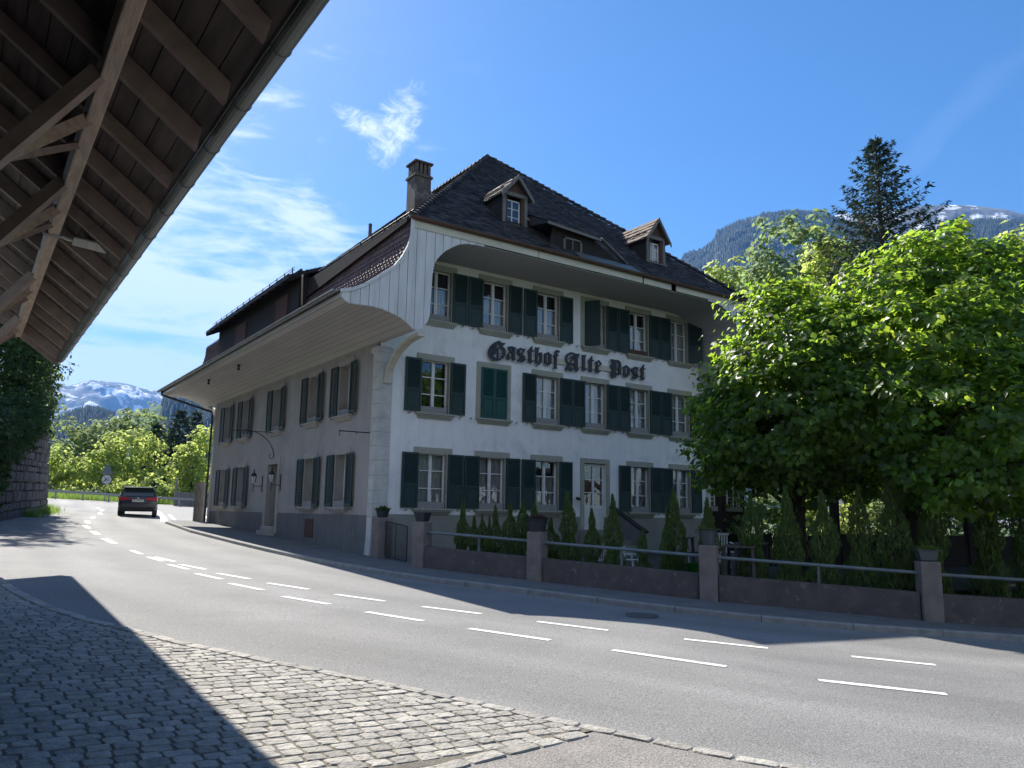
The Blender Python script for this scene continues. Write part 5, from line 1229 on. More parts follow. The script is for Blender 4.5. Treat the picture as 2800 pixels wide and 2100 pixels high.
b.build('tile_layer', m_tile, BN)
RY = [-15.71, -14.71, -13.77, -12.59, -11.6, -10.64, -9.67, -8.6, -7.56, -6.5, -5.5, -4.49, -3.47, -2.44, -1.29, -.35]
RY = [bx(y) for y in RY]+[bx(-16.75-1.03*k) for k in range(16)]
for i, y in enumerate(RY):
    y2 = y; d_ = .20+.03*((i*7) % 3-1)
    xa, xb = EXb-.08, EXb-7.5; b = MB(); w = .07+random.uniform(-.008, .012)
    sk = random.uniform(-.03, .03)
    za, zb = LBX(xa)-.002, LBX(xb)-.002
    b.hexa([loc((xa-.0, y2-w/2, za-d_-.02)), loc((xb, y2-w/2+sk, zb-d_-.04)), loc((xb, y2+w/2+sk, zb-d_-.04)), loc((xa, y2+w/2, za-d_-.02)), loc((xa+.03, y2-w/2, za-.03)), loc((xb, y2-w/2+sk, zb)), loc((xb, y2+w/2+sk, zb)), loc((xa+.03, y2+w/2, za-.03))])
    b.build('rafter', m_raft, BN)
b = MB(); PX = -8.99; PZ = 5.25
ys = np.linspace(-34, YE-.7, 30)
b.hexa([loc((PX-.07, -34, PZ-.30)), loc((PX+.07, -34, PZ-.30)), loc((PX+.07, YE-.75, PZ-.30)), loc((PX-.07, YE-.75, PZ-.30)), loc((PX-.07, -34, PZ)), loc((PX+.07, -34, PZ)), loc((PX+.07, YE-.75, PZ)), loc((PX-.07, YE-.75, PZ))])
b.build('purlin', m_beam, BN, bevel=.015)
for y0 in (-13.53, -10.64, -5.99, -2.29, -17.2):
    for (xa, ya, za), (xb, yb, zb), w_, h_, m_ in (((PX-.07, y0, 5.02), (PX-.85, y0+.45, 4.02), .09, .15, m_raft), ((PX-.05, y0+.95, 4.99), (PX-.95, y0+.25, 3.92), .06, .12, m_beam), ((PX-.05, y0+1.65, 4.99), (PX-.70, y0+.5, 4.22), .06, .07, m_raft)):
        b = MB(); b.bar(loc((xa, ya, za)), loc((xb, yb, zb)), w_, h_); b.build('brace', m_, BN)
g = gutter(loc((EXb+.09, -34, EZb-.03)), loc((EXb+.09, YE+.02, EZb-.03)), .075, 1.0); g.build('gutter', m_zinc, BN, recalc=False)
b = MB(); xa, xb = EXb+.05, EXb-9*cosp; b.hexa([loc((xa, YE, LBX(xa)-.16)), loc((xb, YE, LBX(xb)-.16)), loc((xb, YE+.03, LBX(xb)-.16)), loc((xa, YE+.03, LBX(xa)-.16)), loc((xa, YE, LBX(xa)+.10)), loc((xb, YE, LBX(xb)+.10)), loc((xb, YE+.03, LBX(xb)+.10)), loc((xa, YE+.03, LBX(xa)+.10))]); b.build('verge_board', m_raft, BN)
b = MB(); b.box(-3.5, -3.3, -34, -20, -1, 7.5)
b.box(-3.5, -3.3, -20, -9, -1, 7.5)
b.build('wall', m_darkw, BN)
# street lamp on the purlin
LM = E('street_lamp', (PX+.0, -8.62, 4.96), label='white LED street lamp on a short arm clamped to the barn purlin', cat='street lamp')
b = MB(); b.box(-.14, .14, -.07, .07, -.02, .30); b.box(-.16, -.14, -.09, .09, .0, .2); b.build('clamp', m_lampd, LM); b = MB(); b.tube([(.13, 0, .0), (.22, 0, -.03), (.32, .02, -.03)], .032, 8); b.build('arm', m_lamp, LM)
b = MB(); b.hexa([(.30, -.085, -.07), (.86, -.10, -.07), (.86, .10, -.07), (.30, .085, -.07), (.30, -.085, .0), (.86, -.10, .0), (.86, .10, .0), (.30, .085, .0)]); HD = b.build('lamp_head', m_lamp, LM, bevel=.02); HD.rotation_euler = (-.75, .06, 0)
b = MB(); b.hexa([(.34, -.07, .0), (.82, -.08, .0), (.82, .08, .0), (.34, .07, .0), (.42, -.05, .08), (.78, -.06, .08), (.78, .06, .08), (.42, .05, .08)]); b.build('cooling_cover', m_lampd, HD)
for xx in (.53, .69):
    b = MB(); b.box(xx, xx+.14, -.075, .075, -.078, -.068); ln = b.build('lens', m_lens, HD)
    ln['kind'] = 'part'; del ln['kind']

LM.scale = (.80, .80, .80)
# ------------------------------------------------------------------ left: retaining wall, street furniture, car
RW = MB(); rp = [(-9.9, 3), (-8.95, 11), (-8.2, 15), (-7.45, 18.5), (-6.6, 22.3), (-6.05, 26), (-5.95, 29), (-6.3, 31.5), (-7.8, 34)]
path = resample(rp, .55); rr = random.Random(9)
def wp(s, z):
    i = min(int(s/.55), len(path)-2); t = s/.55-i; a, c = Vector(path[i]), Vector(path[i+1]); p = a.lerp(c, t); d = (c-a).normalized(); n = Vector((d.y, -d.x))
    return p, n
Lw = .55*(len(path)-1); z = 0
while z < 3.9:
    h = rr.uniform(.26, .46); s = rr.uniform(-.4, 0)
    while s < Lw-.05:
        w = rr.uniform(.35, .95); a, c = max(s, 0), min(s+w, Lw-.01); s += w
        if c-a < .08: continue
        (p, n), (q_, n2) = wp(a+.012, z), wp(c-.012, z); o1 = rr.uniform(.0, .09)-z*.06; o2 = o1+rr.uniform(-.03, .03)
        g1, g2 = pl(p.x, p.y)-.15, pl(q_.x, q_.y)-.15
        m1 = (p+q_)/2+(n+n2)/2*(max(o1, o2)+.05)
        f1, f2 = p+n*(o1), q_+n2*(o2); b1, b2_ = p-n*.4, q_-n2*.4; za, zb = z+.012+rr.uniform(-.02, .02), z+h-.012+rr.uniform(-.03, .03)
        v = [(f1.x, f1.y, g1+za), (f2.x, f2.y, g2+za), (f2.x, f2.y, g2+zb), (f1.x, f1.y, g1+zb)]
        ins = [Vector(q3).lerp(Vector((m1.x, m1.y, (g1+g2)/2+(za+zb)/2)), .3) for q3 in v]; ins = [Vector((i_.x, i_.y, i_.z))+Vector((n.x, n.y, 0))*.05 for i_ in ins]
        k = len(RW.v); RW.v += v+[tuple(i_) for i_ in ins]+[(b1.x, b1.y, g1+za), (b2_.x, b2_.y, g2+za), (b2_.x, b2_.y, g2+zb), (b1.x, b1.y, g1+zb)]
        RW.f.append((k+4, k+5, k+6, k+7))
        for j in range(4): jj = (j+1) % 4; RW.f += [(k+j, k+jj, k+4+jj, k+4+j), (k+8+j, k+8+jj, k+jj, k+j)]
    z += h
bk = [(p[0], p[1]) for p in path]
RWo = RW.build('retaining_wall', m_rock, None)
T(RWo, 'rough grey natural-stone retaining wall on the left side of the road bend', 'wall')
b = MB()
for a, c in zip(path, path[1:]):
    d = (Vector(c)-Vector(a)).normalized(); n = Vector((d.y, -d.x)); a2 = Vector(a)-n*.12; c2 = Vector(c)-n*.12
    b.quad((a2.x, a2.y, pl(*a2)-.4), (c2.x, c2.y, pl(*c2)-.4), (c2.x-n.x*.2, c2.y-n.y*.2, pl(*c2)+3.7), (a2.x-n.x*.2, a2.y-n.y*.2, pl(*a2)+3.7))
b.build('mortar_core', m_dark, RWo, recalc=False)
# bank behind the wall
b = MB(); off = offs(path, .45); off2 = offs(path, 9); off3 = offs(path, 26)
for i in range(len(path)-1):
    P = [[(o[i][0], o[i][1], pl(*path[i])+h), (o[i+1][0], o[i+1][1], pl(*path[i+1])+h)] for o, h in ((off, 3.3), (off2, 8.5), (off3, 15))]
    for u, v in zip(P, P[1:]): b.quad(u[0], u[1], v[1], v[0])
T(b.build('wooded_bank', m_ground, recalc=False), kind='structure')

def rail_fence():
    t = E('guard_rail', (-5, 54, 1.5), label='low grey steel guard rail along the outside of the road bend', cat='guard rail')
    pts = [(-11, 52.5), (-7, 53.6), (-4, 54.2), (-1, 54.0), (2, 52.6), (4.6, 50.6), (7.5, 51.5), (11, 54)]; ps = resample(pts, .5)
    b = MB()
    for a, c in zip(ps, ps[1:]):
        za, zc = pl(*a)-.1, pl(*c)-.1
        b.hexa([(a[0]+5, a[1]-54-.04, za+.54-1.5), (c[0]+5, c[1]-54-.04, zc+.54-1.5), (c[0]+5, c[1]-54+.04, zc+.54-1.5), (a[0]+5, a[1]-54+.04, za+.54-1.5), (a[0]+5, a[1]-54-.04, za+.74-1.5), (c[0]+5, c[1]-54-.04, zc+.74-1.5), (c[0]+5, c[1]-54+.04, zc+.74-1.5), (a[0]+5, a[1]-54+.04, za+.74-1.5)])
    b.build('rail', m_steel, t)
    for p in resample(pts, 2.0):
        z = pl(*p); b = MB(); b.box(p[0]+5-.06, p[0]+5+.06, p[1]-54+.04, p[1]-54+.16, z-.5-1.5, z+.62-1.5); b.build('post', m_steel, t)
rail_fence()
# planked screen and posts at the yard's end
def plankfence(name, pts, h, lab, mat=m_gplank):
    t = E(name, (pts[0][0], pts[0][1], 0), label=lab, cat='fence'); b = MB(); x0, y0 = pts[0]
    for a, c in zip(resample(pts, .22), resample(pts, .22)[1:]):
        z = pl(*a)-.15; hh = h+random.uniform(-.03, .03); d = (Vector(c)-Vector(a)).normalized()
        c = (a[0]+d.x*.205, a[1]+d.y*.205)
        b.hexa([(a[0]-x0, a[1]-y0, z), (c[0]-x0, c[1]-y0, z), (c[0]-x0, c[1]-y0+.03, z), (a[0]-x0, a[1]-y0+.03, z), (a[0]-x0, a[1]-y0, z+hh), (c[0]-x0, c[1]-y0, z+hh), (c[0]-x0, c[1]-y0+.03, z+hh), (a[0]-x0, a[1]-y0+.03, z+hh)])
    b.build('boards', mat, t)
    b = MB()
    for p in (pts[0], pts[-1]): b.box(p[0]-x0-.08, p[0]-x0+.08, p[1]-y0-.08, p[1]-y0+.08, pl(*p)-.3, pl(*p)+h+1.0)
    b.build('post', m_greyw, t)
plankfence('grey_plank_fence', [(5.6, 52.0), (8.5, 52.5), (11, 53)], 1.25, 'grey plank fence with tall end posts beyond the side yard')
t = E('wooden_gate', (-.56, 18.6, .5), label='weathered grey plank gate closing the gap beside the far corner of the inn', cat='gate')
b = MB()
for i in range(3): b.box(.02+.18*i, .19+.18*i, 0, .04, .0, 1.95)
b.build('boards', m_greyw, t)
for zc_ in (.9, 1.5): b = MB(); b.box(0, .56, -.04, 0, zc_, zc_+.1); b.build('crossbar', m_greyw, t)
# sign at the bend
def textmesh(txt, size, mat, name, parent, loc, rot, ext=.004):
    cu = bpy.data.curves.new(name, 'FONT'); cu.body = txt; cu.size = size; cu.extrude = ext; cu.align_x = 'CENTER'; cu.align_y = 'CENTER'
    o = bpy.data.objects.new(name, cu); COL.objects.link(o); bpy.context.view_layer.update()
    me = bpy.data.meshes.new_from_object(o.evaluated_get(bpy.context.evaluated_depsgraph_get())); COL.objects.unlink(o); bpy.data.objects.remove(o)
    me.materials.clear(); me.materials.append(mat); n = bpy.data.objects.new(name, me); COL.objects.link(n); n.parent = parent; n.location = loc; n.rotation_euler = rot; return n
sx_, sy_ = at(317, 77); zs = hz(1312, 317, 77)
t = E('road_sign', (sx_, sy_, pl(sx_, sy_)), R_(-6), label='round end-of-30 speed sign under the grey back of a warning triangle, at the road bend', cat='road sign')
zr = zs-pl(sx_, sy_)
b = MB(); b.tube([(0, 0, -1), (0, 0, zr+1.2)], .04, 8); b.build('pole', m_steel, t)
b = MB(); b.prism([(.42*math.cos(a), .42*math.sin(a)) for a in np.linspace(0, 2*math.pi, 28, endpoint=False)], lambda u, v, d: (u, d, zr+v), -.06, -.04); pb = b.build('sign_plate', m_signg, t)
b = MB(); b.prism([(.36*math.cos(a), .36*math.sin(a)) for a in np.linspace(0, 2*math.pi, 28, endpoint=False)], lambda u, v, d: (u, d, zr+v), -.068, -.06); b.build('sign_face', m_signw, pb)
textmesh('30', .46, m_signk, 'number', pb, (0, -.072, zr), (R_(90), 0, 0))
b = MB(); b.bar((-.24, -.074, zr-.20), (.0, -.074, zr+.02), .07, .006, up=(0, 1, 0)); b.build('strike_bar', m_signk, pb)
b = MB(); b.prism([(-.46, .48), (.46, .48), (.10, 1.26), (-.10, 1.26)], lambda u, v, d: (u, d, zr+v), -.05, -.03); b.build('triangle_plate', m_signg, t)

# car
CR = E('parked_car', (-2.17, 23.4, pl(-2.17, 23.4)-.10), R_(-11), label='dark grey estate car driving away up the road, seen from behind with red tail lights', cat='car')
CR.name = 'car'
def ring(y, z0, z1, w, top=.86, n=10):
    pts = [(-w*.82, z0), (-w*.96, z0+.08), (-w, z0+.3), (-w, (z0+z1)/2), (-w*.985, z1-.16), (-w*.95, z1-.05), (-w*top, z1)]
    return [(x, y, z) for x, z in pts]+[(-x, y, z) for x, z in pts[::-1]]
def loft(rings, cap=True):
    b = MB(); n = len(rings[0])
    for r_ in rings: b.v += r_
    for i in range(len(rings)-1):
        for k in range(n): b.f.append((i*n+k, i*n+(k+1) % n, (i+1)*n+(k+1) % n, (i+1)*n+k))
    if cap: b.f.append(tuple(range(n))[::-1]); b.f.append(tuple((len(rings)-1)*n+k for k in range(n)))
    return b
body = loft([ring(0, .40, .98, .78), ring(.03, .33, 1.02, .86), ring(.12, .30, 1.05, .905), ring(.5, .28, 1.04, .92), ring(2.2, .26, 1.0, .92), ring(3.6, .27, .95, .91), ring(4.2, .30, .88, .86), ring(4.42, .40, .78, .74)])
bo = body.build('body', m_carb, CR, smooth=True); bo.modifiers.new('edge', 'EDGE_SPLIT').split_angle = R_(38)
gh = loft([[(-.80, .10, 1.0), (.80, .10, 1.0), (.66, .42, 1.47), (-.66, .42, 1.47)], [(-.83, 3.35, .98), (.83, 3.35, .98), (.64, 2.45, 1.50), (-.64, 2.45, 1.50)]])
gh = MB(); gh.hexa([(-.80, .10, 1.0), (.80, .10, 1.0), (.84, 3.35, .96), (-.84, 3.35, .96), (-.655, .46, 1.46), (.655, .46, 1.46), (.64, 2.45, 1.50), (-.64, 2.45, 1.50)]); gh.build('windows', m_glassd, CR, bevel=.03)
rf = MB(); rf.hexa([(-.67, .32, 1.47), (.67, .32, 1.47), (.65, 2.5, 1.50), (-.65, 2.5, 1.50), (-.60, .36, 1.53), (.60, .36, 1.53), (.58, 2.4, 1.56), (-.58, 2.4, 1.56)]); rfo = rf.build('roof', m_carb, CR, bevel=.02)
for s in (-1, 1):
    b = MB(); b.tube([(s*.60, .5, 1.54), (s*.60, .55, 1.60), (s*.58, 2.2, 1.61), (s*.58, 2.3, 1.56)], .018, 6); b.build('roof_rail', m_alu, CR)
    b = MB(); b.bar((s*.81, .09, 1.0), (s*.665, .44, 1.48), .07, .05); b.build('rear_pillar', m_carb, CR)
    b = MB(); b.hexa([(s*.36, -.03, .87), (s*.89, .01, .82), (s*.925, .2, .82), (s*.36, .1, .87), (s*.38, -.03, .97), (s*.88, .01, 1.0), (s*.915, .2, 1.0), (s*.38, .1, .97)]); b.build('tail_light', m_red, CR, bevel=.01)
    b = MB(); b.hexa([(s*.90, 2.7, .95), (s*1.06, 2.68, .97), (s*1.06, 2.8, .97), (s*.90, 2.86, .95), (s*.90, 2.7, 1.02), (s*1.05, 2.68, 1.09), (s*1.05, 2.8, 1.09), (s*.90, 2.86, 1.04)]); b.build('side_mirror', m_carb, CR, bevel=.02)
    for yy in (.82, 3.5):
        b = MB(); pr = [(.20, -.11), (.31, -.11), (.335, -.08), (.335, .08), (.31, .11), (.2, .11)]
        n = 20; k0 = len(b.v)
        for rr_, xx in pr:
            for k in range(n): a = 2*math.pi*k/n; b.v.append((s*.80+xx, yy+rr_*math.cos(a), .335+rr_*math.sin(a)))
        for i in range(len(pr)-1):
            for k in range(n): b.f.append((i*n+k, i*n+(k+1) % n, (i+1)*n+(k+1) % n, (i+1)*n+k))
        b.f.append(tuple(range(n))[::-1]); b.f.append(tuple((len(pr)-1)*n+k for k in range(n)))
        w_ = b.build('wheel', m_tyre, CR)
        b = MB()
        for k in range(5): a = 2*math.pi*k/5; b.bar((s*.915, yy, .335), (s*.915, yy+.19*math.cos(a), .335+.19*math.sin(a)), .05, .03, up=(1, 0, 0))
        b.build('rim', m_alu, w_)
b = MB(); b.box(-.26, .26, -.022, -.005, .76, .87); pt = b.build('number_plate', m_plate, CR)
b = MB(); x = -.22
for k, w in enumerate((.05, .05, 0, .04, .04, .04, .04, .04, .04)):
    if w: b.box(x, x+w*.8, -.026, -.022, .785, .845)
    x += .053
b.build('plate_characters', m_signk, pt)
b = MB(); b.prism([(.045*math.cos(a), .045*math.sin(a)) for a in np.linspace(0, 2*math.pi, 12, endpoint=False)], lambda u, v, d: (u, d, .95+v), -.012, .02); b.build('badge', m_alu, CR)
b = MB(); b.hexa([(-.80, -.02, .34), (.80, -.02, .34), (.86, .2, .30), (-.86, .2, .30), (-.84, -.025, .50), (.84, -.025, .50), (.9, .2, .50), (-.9, .2, .50)]); b.build('bumper', m_tyre, CR, bevel=.03)
b = MB(); b.box(-.66, .66, .22, .40, 1.475, 1.50); b.build('rear_spoiler', m_carb, CR, bevel=.01)
b = MB()
for s in (-.36, .36): b.box(s-.12, s+.12, .9, 1.0, 1.0, 1.36)
b.build('headrests', m_tyre, CR)

# ------------------------------------------------------------------ vegetation
def leafmesh(name, C, Nrm, size, mat, parent, aspect=.75, rn=None, fold=.25):
    """C: centres, Nrm: leaf normals; each leaf is a folded diamond"""
    n = len(C); rn = rn or RNG
    Nrm = Nrm/np.linalg.norm(Nrm, axis=1)[:, None]
    t = np.cross(Nrm, rn.normal(0, 1, (n, 3))); t /= np.linalg.norm(t, axis=1)[:, None]; s = np.cross(Nrm, t)
    L_ = (size*rn.uniform(.6, 1.25, n))[:, None]; Wd = L_*aspect
    a = C-t*L_*.5; b = C+s*Wd*.5+Nrm*L_*fold*.4+t*L_*.05; c = C+t*L_*.5-Nrm*L_*.1; d = C-s*Wd*.5+Nrm*L_*fold*.4+t*L_*.05
    V = np.stack([a, b, c, d], 1).reshape(-1, 3)
    i = np.arange(n)*4; F = np.concatenate([np.stack([i, i+1, i+2], 1), np.stack([i, i+2, i+3], 1)])
    return npmesh(name, V, F, mat, parent)
def blobs_leaves(blobs, n, clump=.35, per=26, shell=(.72, 1.04), rn=None, droop=.35, zmin=None):
    """clumps of leaves over the outside of a set of ellipsoids [(cx,cy,cz,rx,ry,rz)]"""
    rn = rn or RNG; B = np.array(blobs, float); area = (B[:, 3]*B[:, 4]+B[:, 3]*B[:, 5]+B[:, 4]*B[:, 5]); w = area/area.sum()
    k = max(1, n//per); bi = rn.choice(len(B), k, p=w); d = rn.normal(0, 1, (k, 3)); d /= np.linalg.norm(d, axis=1)[:, None]
    rr = rn.uniform(shell[0], shell[1], k)**1.0
    c = B[bi, :3]+d*B[bi, 3:]*rr[:, None]
    # drop clumps buried deep inside another blob
    keep = np.ones(k, bool)
    for j in range(len(B)):
        q = (((c-B[j, :3])/B[j, 3:])**2).sum(1); keep &= ~((q < .42) & (bi != j))
    if zmin is not None: keep &= c[:, 2] > zmin
    c = c[keep]; d = d[keep]; k = len(c)
    c = c+d*np.where(rn.uniform(0, 1, k) < .16, rn.uniform(.15, .75, k)*clump*1.6, 0)[:, None]+np.array([0, 0, 1.])*rn.uniform(-.3, .3, k)[:, None]*clump
    cs = clump*rn.uniform(.45, 1.35, k)
    off = rn.normal(0, 1, (k, per, 3)); off /= np.linalg.norm(off, axis=2)[..., None]; off *= rn.uniform(0, 1, (k, per, 1))**.5
    off[..., 2] *= .6
    C = c[:, None]+off*cs[:, None, None]; N = d[:, None]*.7+off*.8+np.array([0, 0, .55])+rn.normal(0, droop, (k, per, 3))
    return C.reshape(-1, 3), N.reshape(-1, 3)
def limbs(base, r0, h0, targets, seed=0, twigs=2, lean=(0, 0)):
    rd = random.Random(seed); b = MB(); base = Vector(base); top = base+Vector((lean[0], lean[1], h0))
    N = 6; pts = [base.lerp(top, i/N)+Vector((rd.uniform(-.04, .04), rd.uniform(-.04, .04), 0))*h0*.15 for i in range(N+1)]
    b.tube(pts, [r0*(1.25 if i == 0 else 1-.35*i/N) for i in range(N+1)], 10)
    for t in targets:
        t = Vector(t); s = base.lerp(top, rd.uniform(.62, 1)); m_ = s.lerp(t, .45)+Vector((0, 0, (t-s).length*rd.uniform(.02, .14)))
        P = [s, s.lerp(m_, .5)+Vector((rd.uniform(-.08, .08), rd.uniform(-.08, .08), .04)), m_, m_.lerp(t, .55), t]
        b.tube(P, [r0*.42, r0*.32, r0*.22, r0*.12, r0*.04], 7)
        for k in range(twigs):
            u = rd.uniform(.35, .95); o = P[2].lerp(t, u); Ln = (t-s).length*rd.uniform(.2, .4)
            v = Vector((rd.gauss(0, 1), rd.gauss(0, 1), rd.gauss(.3, .6))).normalized()*Ln
            b.tube([o, o+v*.5+Vector((0, 0, .05)), o+v], [r0*.10, r0*.06, r0*.02], 5)
    return b
# -- big lindens beside the terrace
def bigtree(px, dist, blobs, n, lab, r0=.27, seed=1, size=.135, mat=m_leaf, grp=None, h0=2.7, name='linden_tree', clump=.42, per=28, hues=None):
    x, y = at(px, dist); g = min(pl(x, y), -.05) if math.hypot(x, y) < 40 else float(terrain(x, y))
    t = E(name, (x, y, g-.1), 0, label=lab, cat='tree', group=grp)
    rn = np.random.default_rng(seed); B = [(bx_-x, by-y, bz-g, rx, ry, rz) for bx_, by, bz, rx, ry, rz in blobs]
    C, N = blobs_leaves(B, n, clump, per, rn=rn)
    leafmesh('foliage', C, N, size, mat, t, rn=rn)
    limbs((0, 0, 0), r0, h0, [(q[0], q[1], q[2]) for q in B], seed).build('trunk', m_bark, t, smooth=True)
    return t
def bl(px, py, dist, r, rz=None, ry=None):
    x, y = at(px, dist); return (x, y, hz(py, px, dist), r, ry or r, rz or r*.9)
# left crown
bigtree(2170, 19.4, [bl(2150, 905, 19.5, 1.15), bl(2095, 1020, 19, 1.05), bl(2240, 960, 19, 1.35), bl(2040, 1160, 18.8, 1.05, .8), bl(2140, 1120, 18.6, 1.4), bl(2280, 1110, 18.6, 1.4), bl(2060, 1230, 19, 1.3, .8), bl(2200, 1250, 19.3, 1.35, .75), bl(2000, 1110, 19.4, .65, .5), bl(1935, 1112, 19.6, .42, .3), bl(2165, 830, 20, .7, .7), bl(1975, 1270, 19.6, .6, .45)],
        36000, 'left of the two lindens, its crown reaching in front of the inn corner', r0=.17, seed=2, size=.17, grp='lindens behind the garden wall', h0=2.4)
bigtree(2478, 20.2, [bl(2420, 850, 19.6, 1.3), bl(2540, 770, 20.5, 1.25), bl(2600, 720, 20.5, .9, .8), bl(2660, 850, 20, 1.5), bl(2380, 980, 19, 1.5), bl(2520, 960, 18.6, 1.6), bl(2700, 1000, 19, 1.7), bl(2420, 1150, 18.6, 1.6, 1.1), bl(2590, 1140, 18, 1.7, 1.1), bl(2760, 1160, 18.3, 1.7, 1.2), bl(2340, 1240, 19.5, 1.3, .7), bl(2500, 1270, 18.6, 1.5, .7), bl(2680, 1290, 18, 1.6, .75), bl(2840, 1250, 18, 1.6, .9), bl(2760, 800, 21, 1.4), bl(2850, 900, 20.5, 1.6), bl(2880, 1080, 19.5, 1.7), bl(2620, 850, 23, 1.8), bl(2480, 1000, 22.5, 2.), bl(2720, 1080, 22.5, 2.), bl(2560, 650, 20.6, .55, .5), bl(2690, 730, 20.6, .8, .6)],
        70000, 'large linden with a dark trunk at the right side of the terrace', r0=.30, seed=3, size=.175, grp='lindens behind the garden wall', h0=3.0)
# -- trees behind the inn, to the right
bigtree(2195, 46, [bl(2190, 690, 46, 2.1, 2.2), bl(2150, 770, 46, 2., 1.8), bl(2240, 760, 46, 2.2, 1.9), bl(2180, 860, 46, 2.5, 2.4), bl(2260, 850, 46, 2.2, 2.2), bl(2140, 930, 46, 2, 2)], 9000, 'feathery blue-green larch standing behind the left linden', r0=.25, seed=4, size=.38, mat=m_leafb, name='larch_tree', h0=9, clump=.9, per=20)
bigtree(2300, 41, [bl(2285, 720, 41, 1.1, 1.3), bl(2270, 800, 41, 1.5, 1.4), bl(2330, 790, 41, 1.3, 1.4), bl(2300, 880, 41, 2., 1.9), bl(2350, 960, 41, 1.9, 2), bl(2250, 960, 41, 1.8, 2)], 8000, 'yellow-green maple between the larch and the tall spruce', r0=.22, seed=5, size=.34, mat=m_leafy, name='maple_tree', h0=8, clump=.8, per=20)
bigtree(2005, 58, [bl(2000, 770, 58, 1.5, 1.3), bl(2030, 800, 58, 1.6, 1.4), bl(1985, 830, 58, 1.7, 1.5)], 2600, 'small lit yellow-green tree top just above the right roof slope', r0=.2, seed=6, size=.42, mat=m_leafy, name='maple_tree', h0=14, clump=.8, per=16)
bigtree(2790, 40, [bl(2790, 740, 40, 1.4, 1.2), bl(2810, 820, 40, 2.2, 2), bl(2850, 760, 40, 2, 2)], 4000, 'yellow-green tree top at the right edge of the picture', r0=.25, seed=7, size=.34, mat=m_leafy, name='maple_tree', h0=9, clump=.8, per=18)
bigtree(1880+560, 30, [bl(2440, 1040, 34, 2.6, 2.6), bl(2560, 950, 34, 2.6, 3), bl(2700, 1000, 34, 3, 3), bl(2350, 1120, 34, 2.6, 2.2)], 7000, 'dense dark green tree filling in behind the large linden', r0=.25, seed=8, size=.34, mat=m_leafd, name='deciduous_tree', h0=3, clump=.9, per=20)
def bush(px, py, dist, r, n, mat, lab, seed, name='shrub', size=.22, grp=None, rz=None):
    x, y = at(px, dist); g = float(terrain(x, y)) if math.hypot(x, y) > 40 or y > 20 else max(pl(x, y)-.1, -1); zt = hz(py, px, dist); h = zt-g
    t = E(name, (x, y, g), 0, label=lab, cat='shrub', group=grp); rn = np.random.default_rng(seed); B = []
    for k in range(7): a = rn.uniform(0, 6.28); q = rn.uniform(0, .6)*r; zz = rn.uniform(.25, .8)*h; B.append((q*math.cos(a), q*math.sin(a), zz, r*rn.uniform(.4, .62), r*rn.uniform(.4, .62), min(rz or r*.6, h*.35)))
    B.append((0, 0, h*.78, r*.5, r*.5, h*.22))
    C, N = blobs_leaves(B, n, max(.25, size*1.6), 16, rn=rn); leafmesh('foliage', C, N, size, mat, t, rn=rn)
    b = MB()
    for k in range(4): q = B[k]; b.tube([(0, 0, -.2), (q[0]*.5, q[1]*.5, q[2]*.5), (q[0], q[1], q[2])], [.07, .05, .015], 6)
    b.build('stems', m_bark, t); return t
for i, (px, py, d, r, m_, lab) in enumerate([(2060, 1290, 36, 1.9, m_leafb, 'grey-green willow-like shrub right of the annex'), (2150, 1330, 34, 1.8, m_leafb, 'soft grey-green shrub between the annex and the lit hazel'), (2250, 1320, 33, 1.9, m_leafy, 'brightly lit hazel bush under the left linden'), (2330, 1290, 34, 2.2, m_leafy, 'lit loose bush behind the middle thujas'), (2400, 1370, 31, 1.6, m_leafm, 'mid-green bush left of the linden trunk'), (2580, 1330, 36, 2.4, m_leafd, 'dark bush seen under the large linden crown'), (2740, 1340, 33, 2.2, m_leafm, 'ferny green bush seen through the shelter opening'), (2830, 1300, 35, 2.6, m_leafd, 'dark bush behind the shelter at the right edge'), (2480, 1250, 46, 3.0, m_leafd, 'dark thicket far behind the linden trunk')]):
    bush(px, py, d, r, 3600, m_, lab, 20+i, size=.16 if d < 40 else .3, grp='shrubs beyond the terrace')

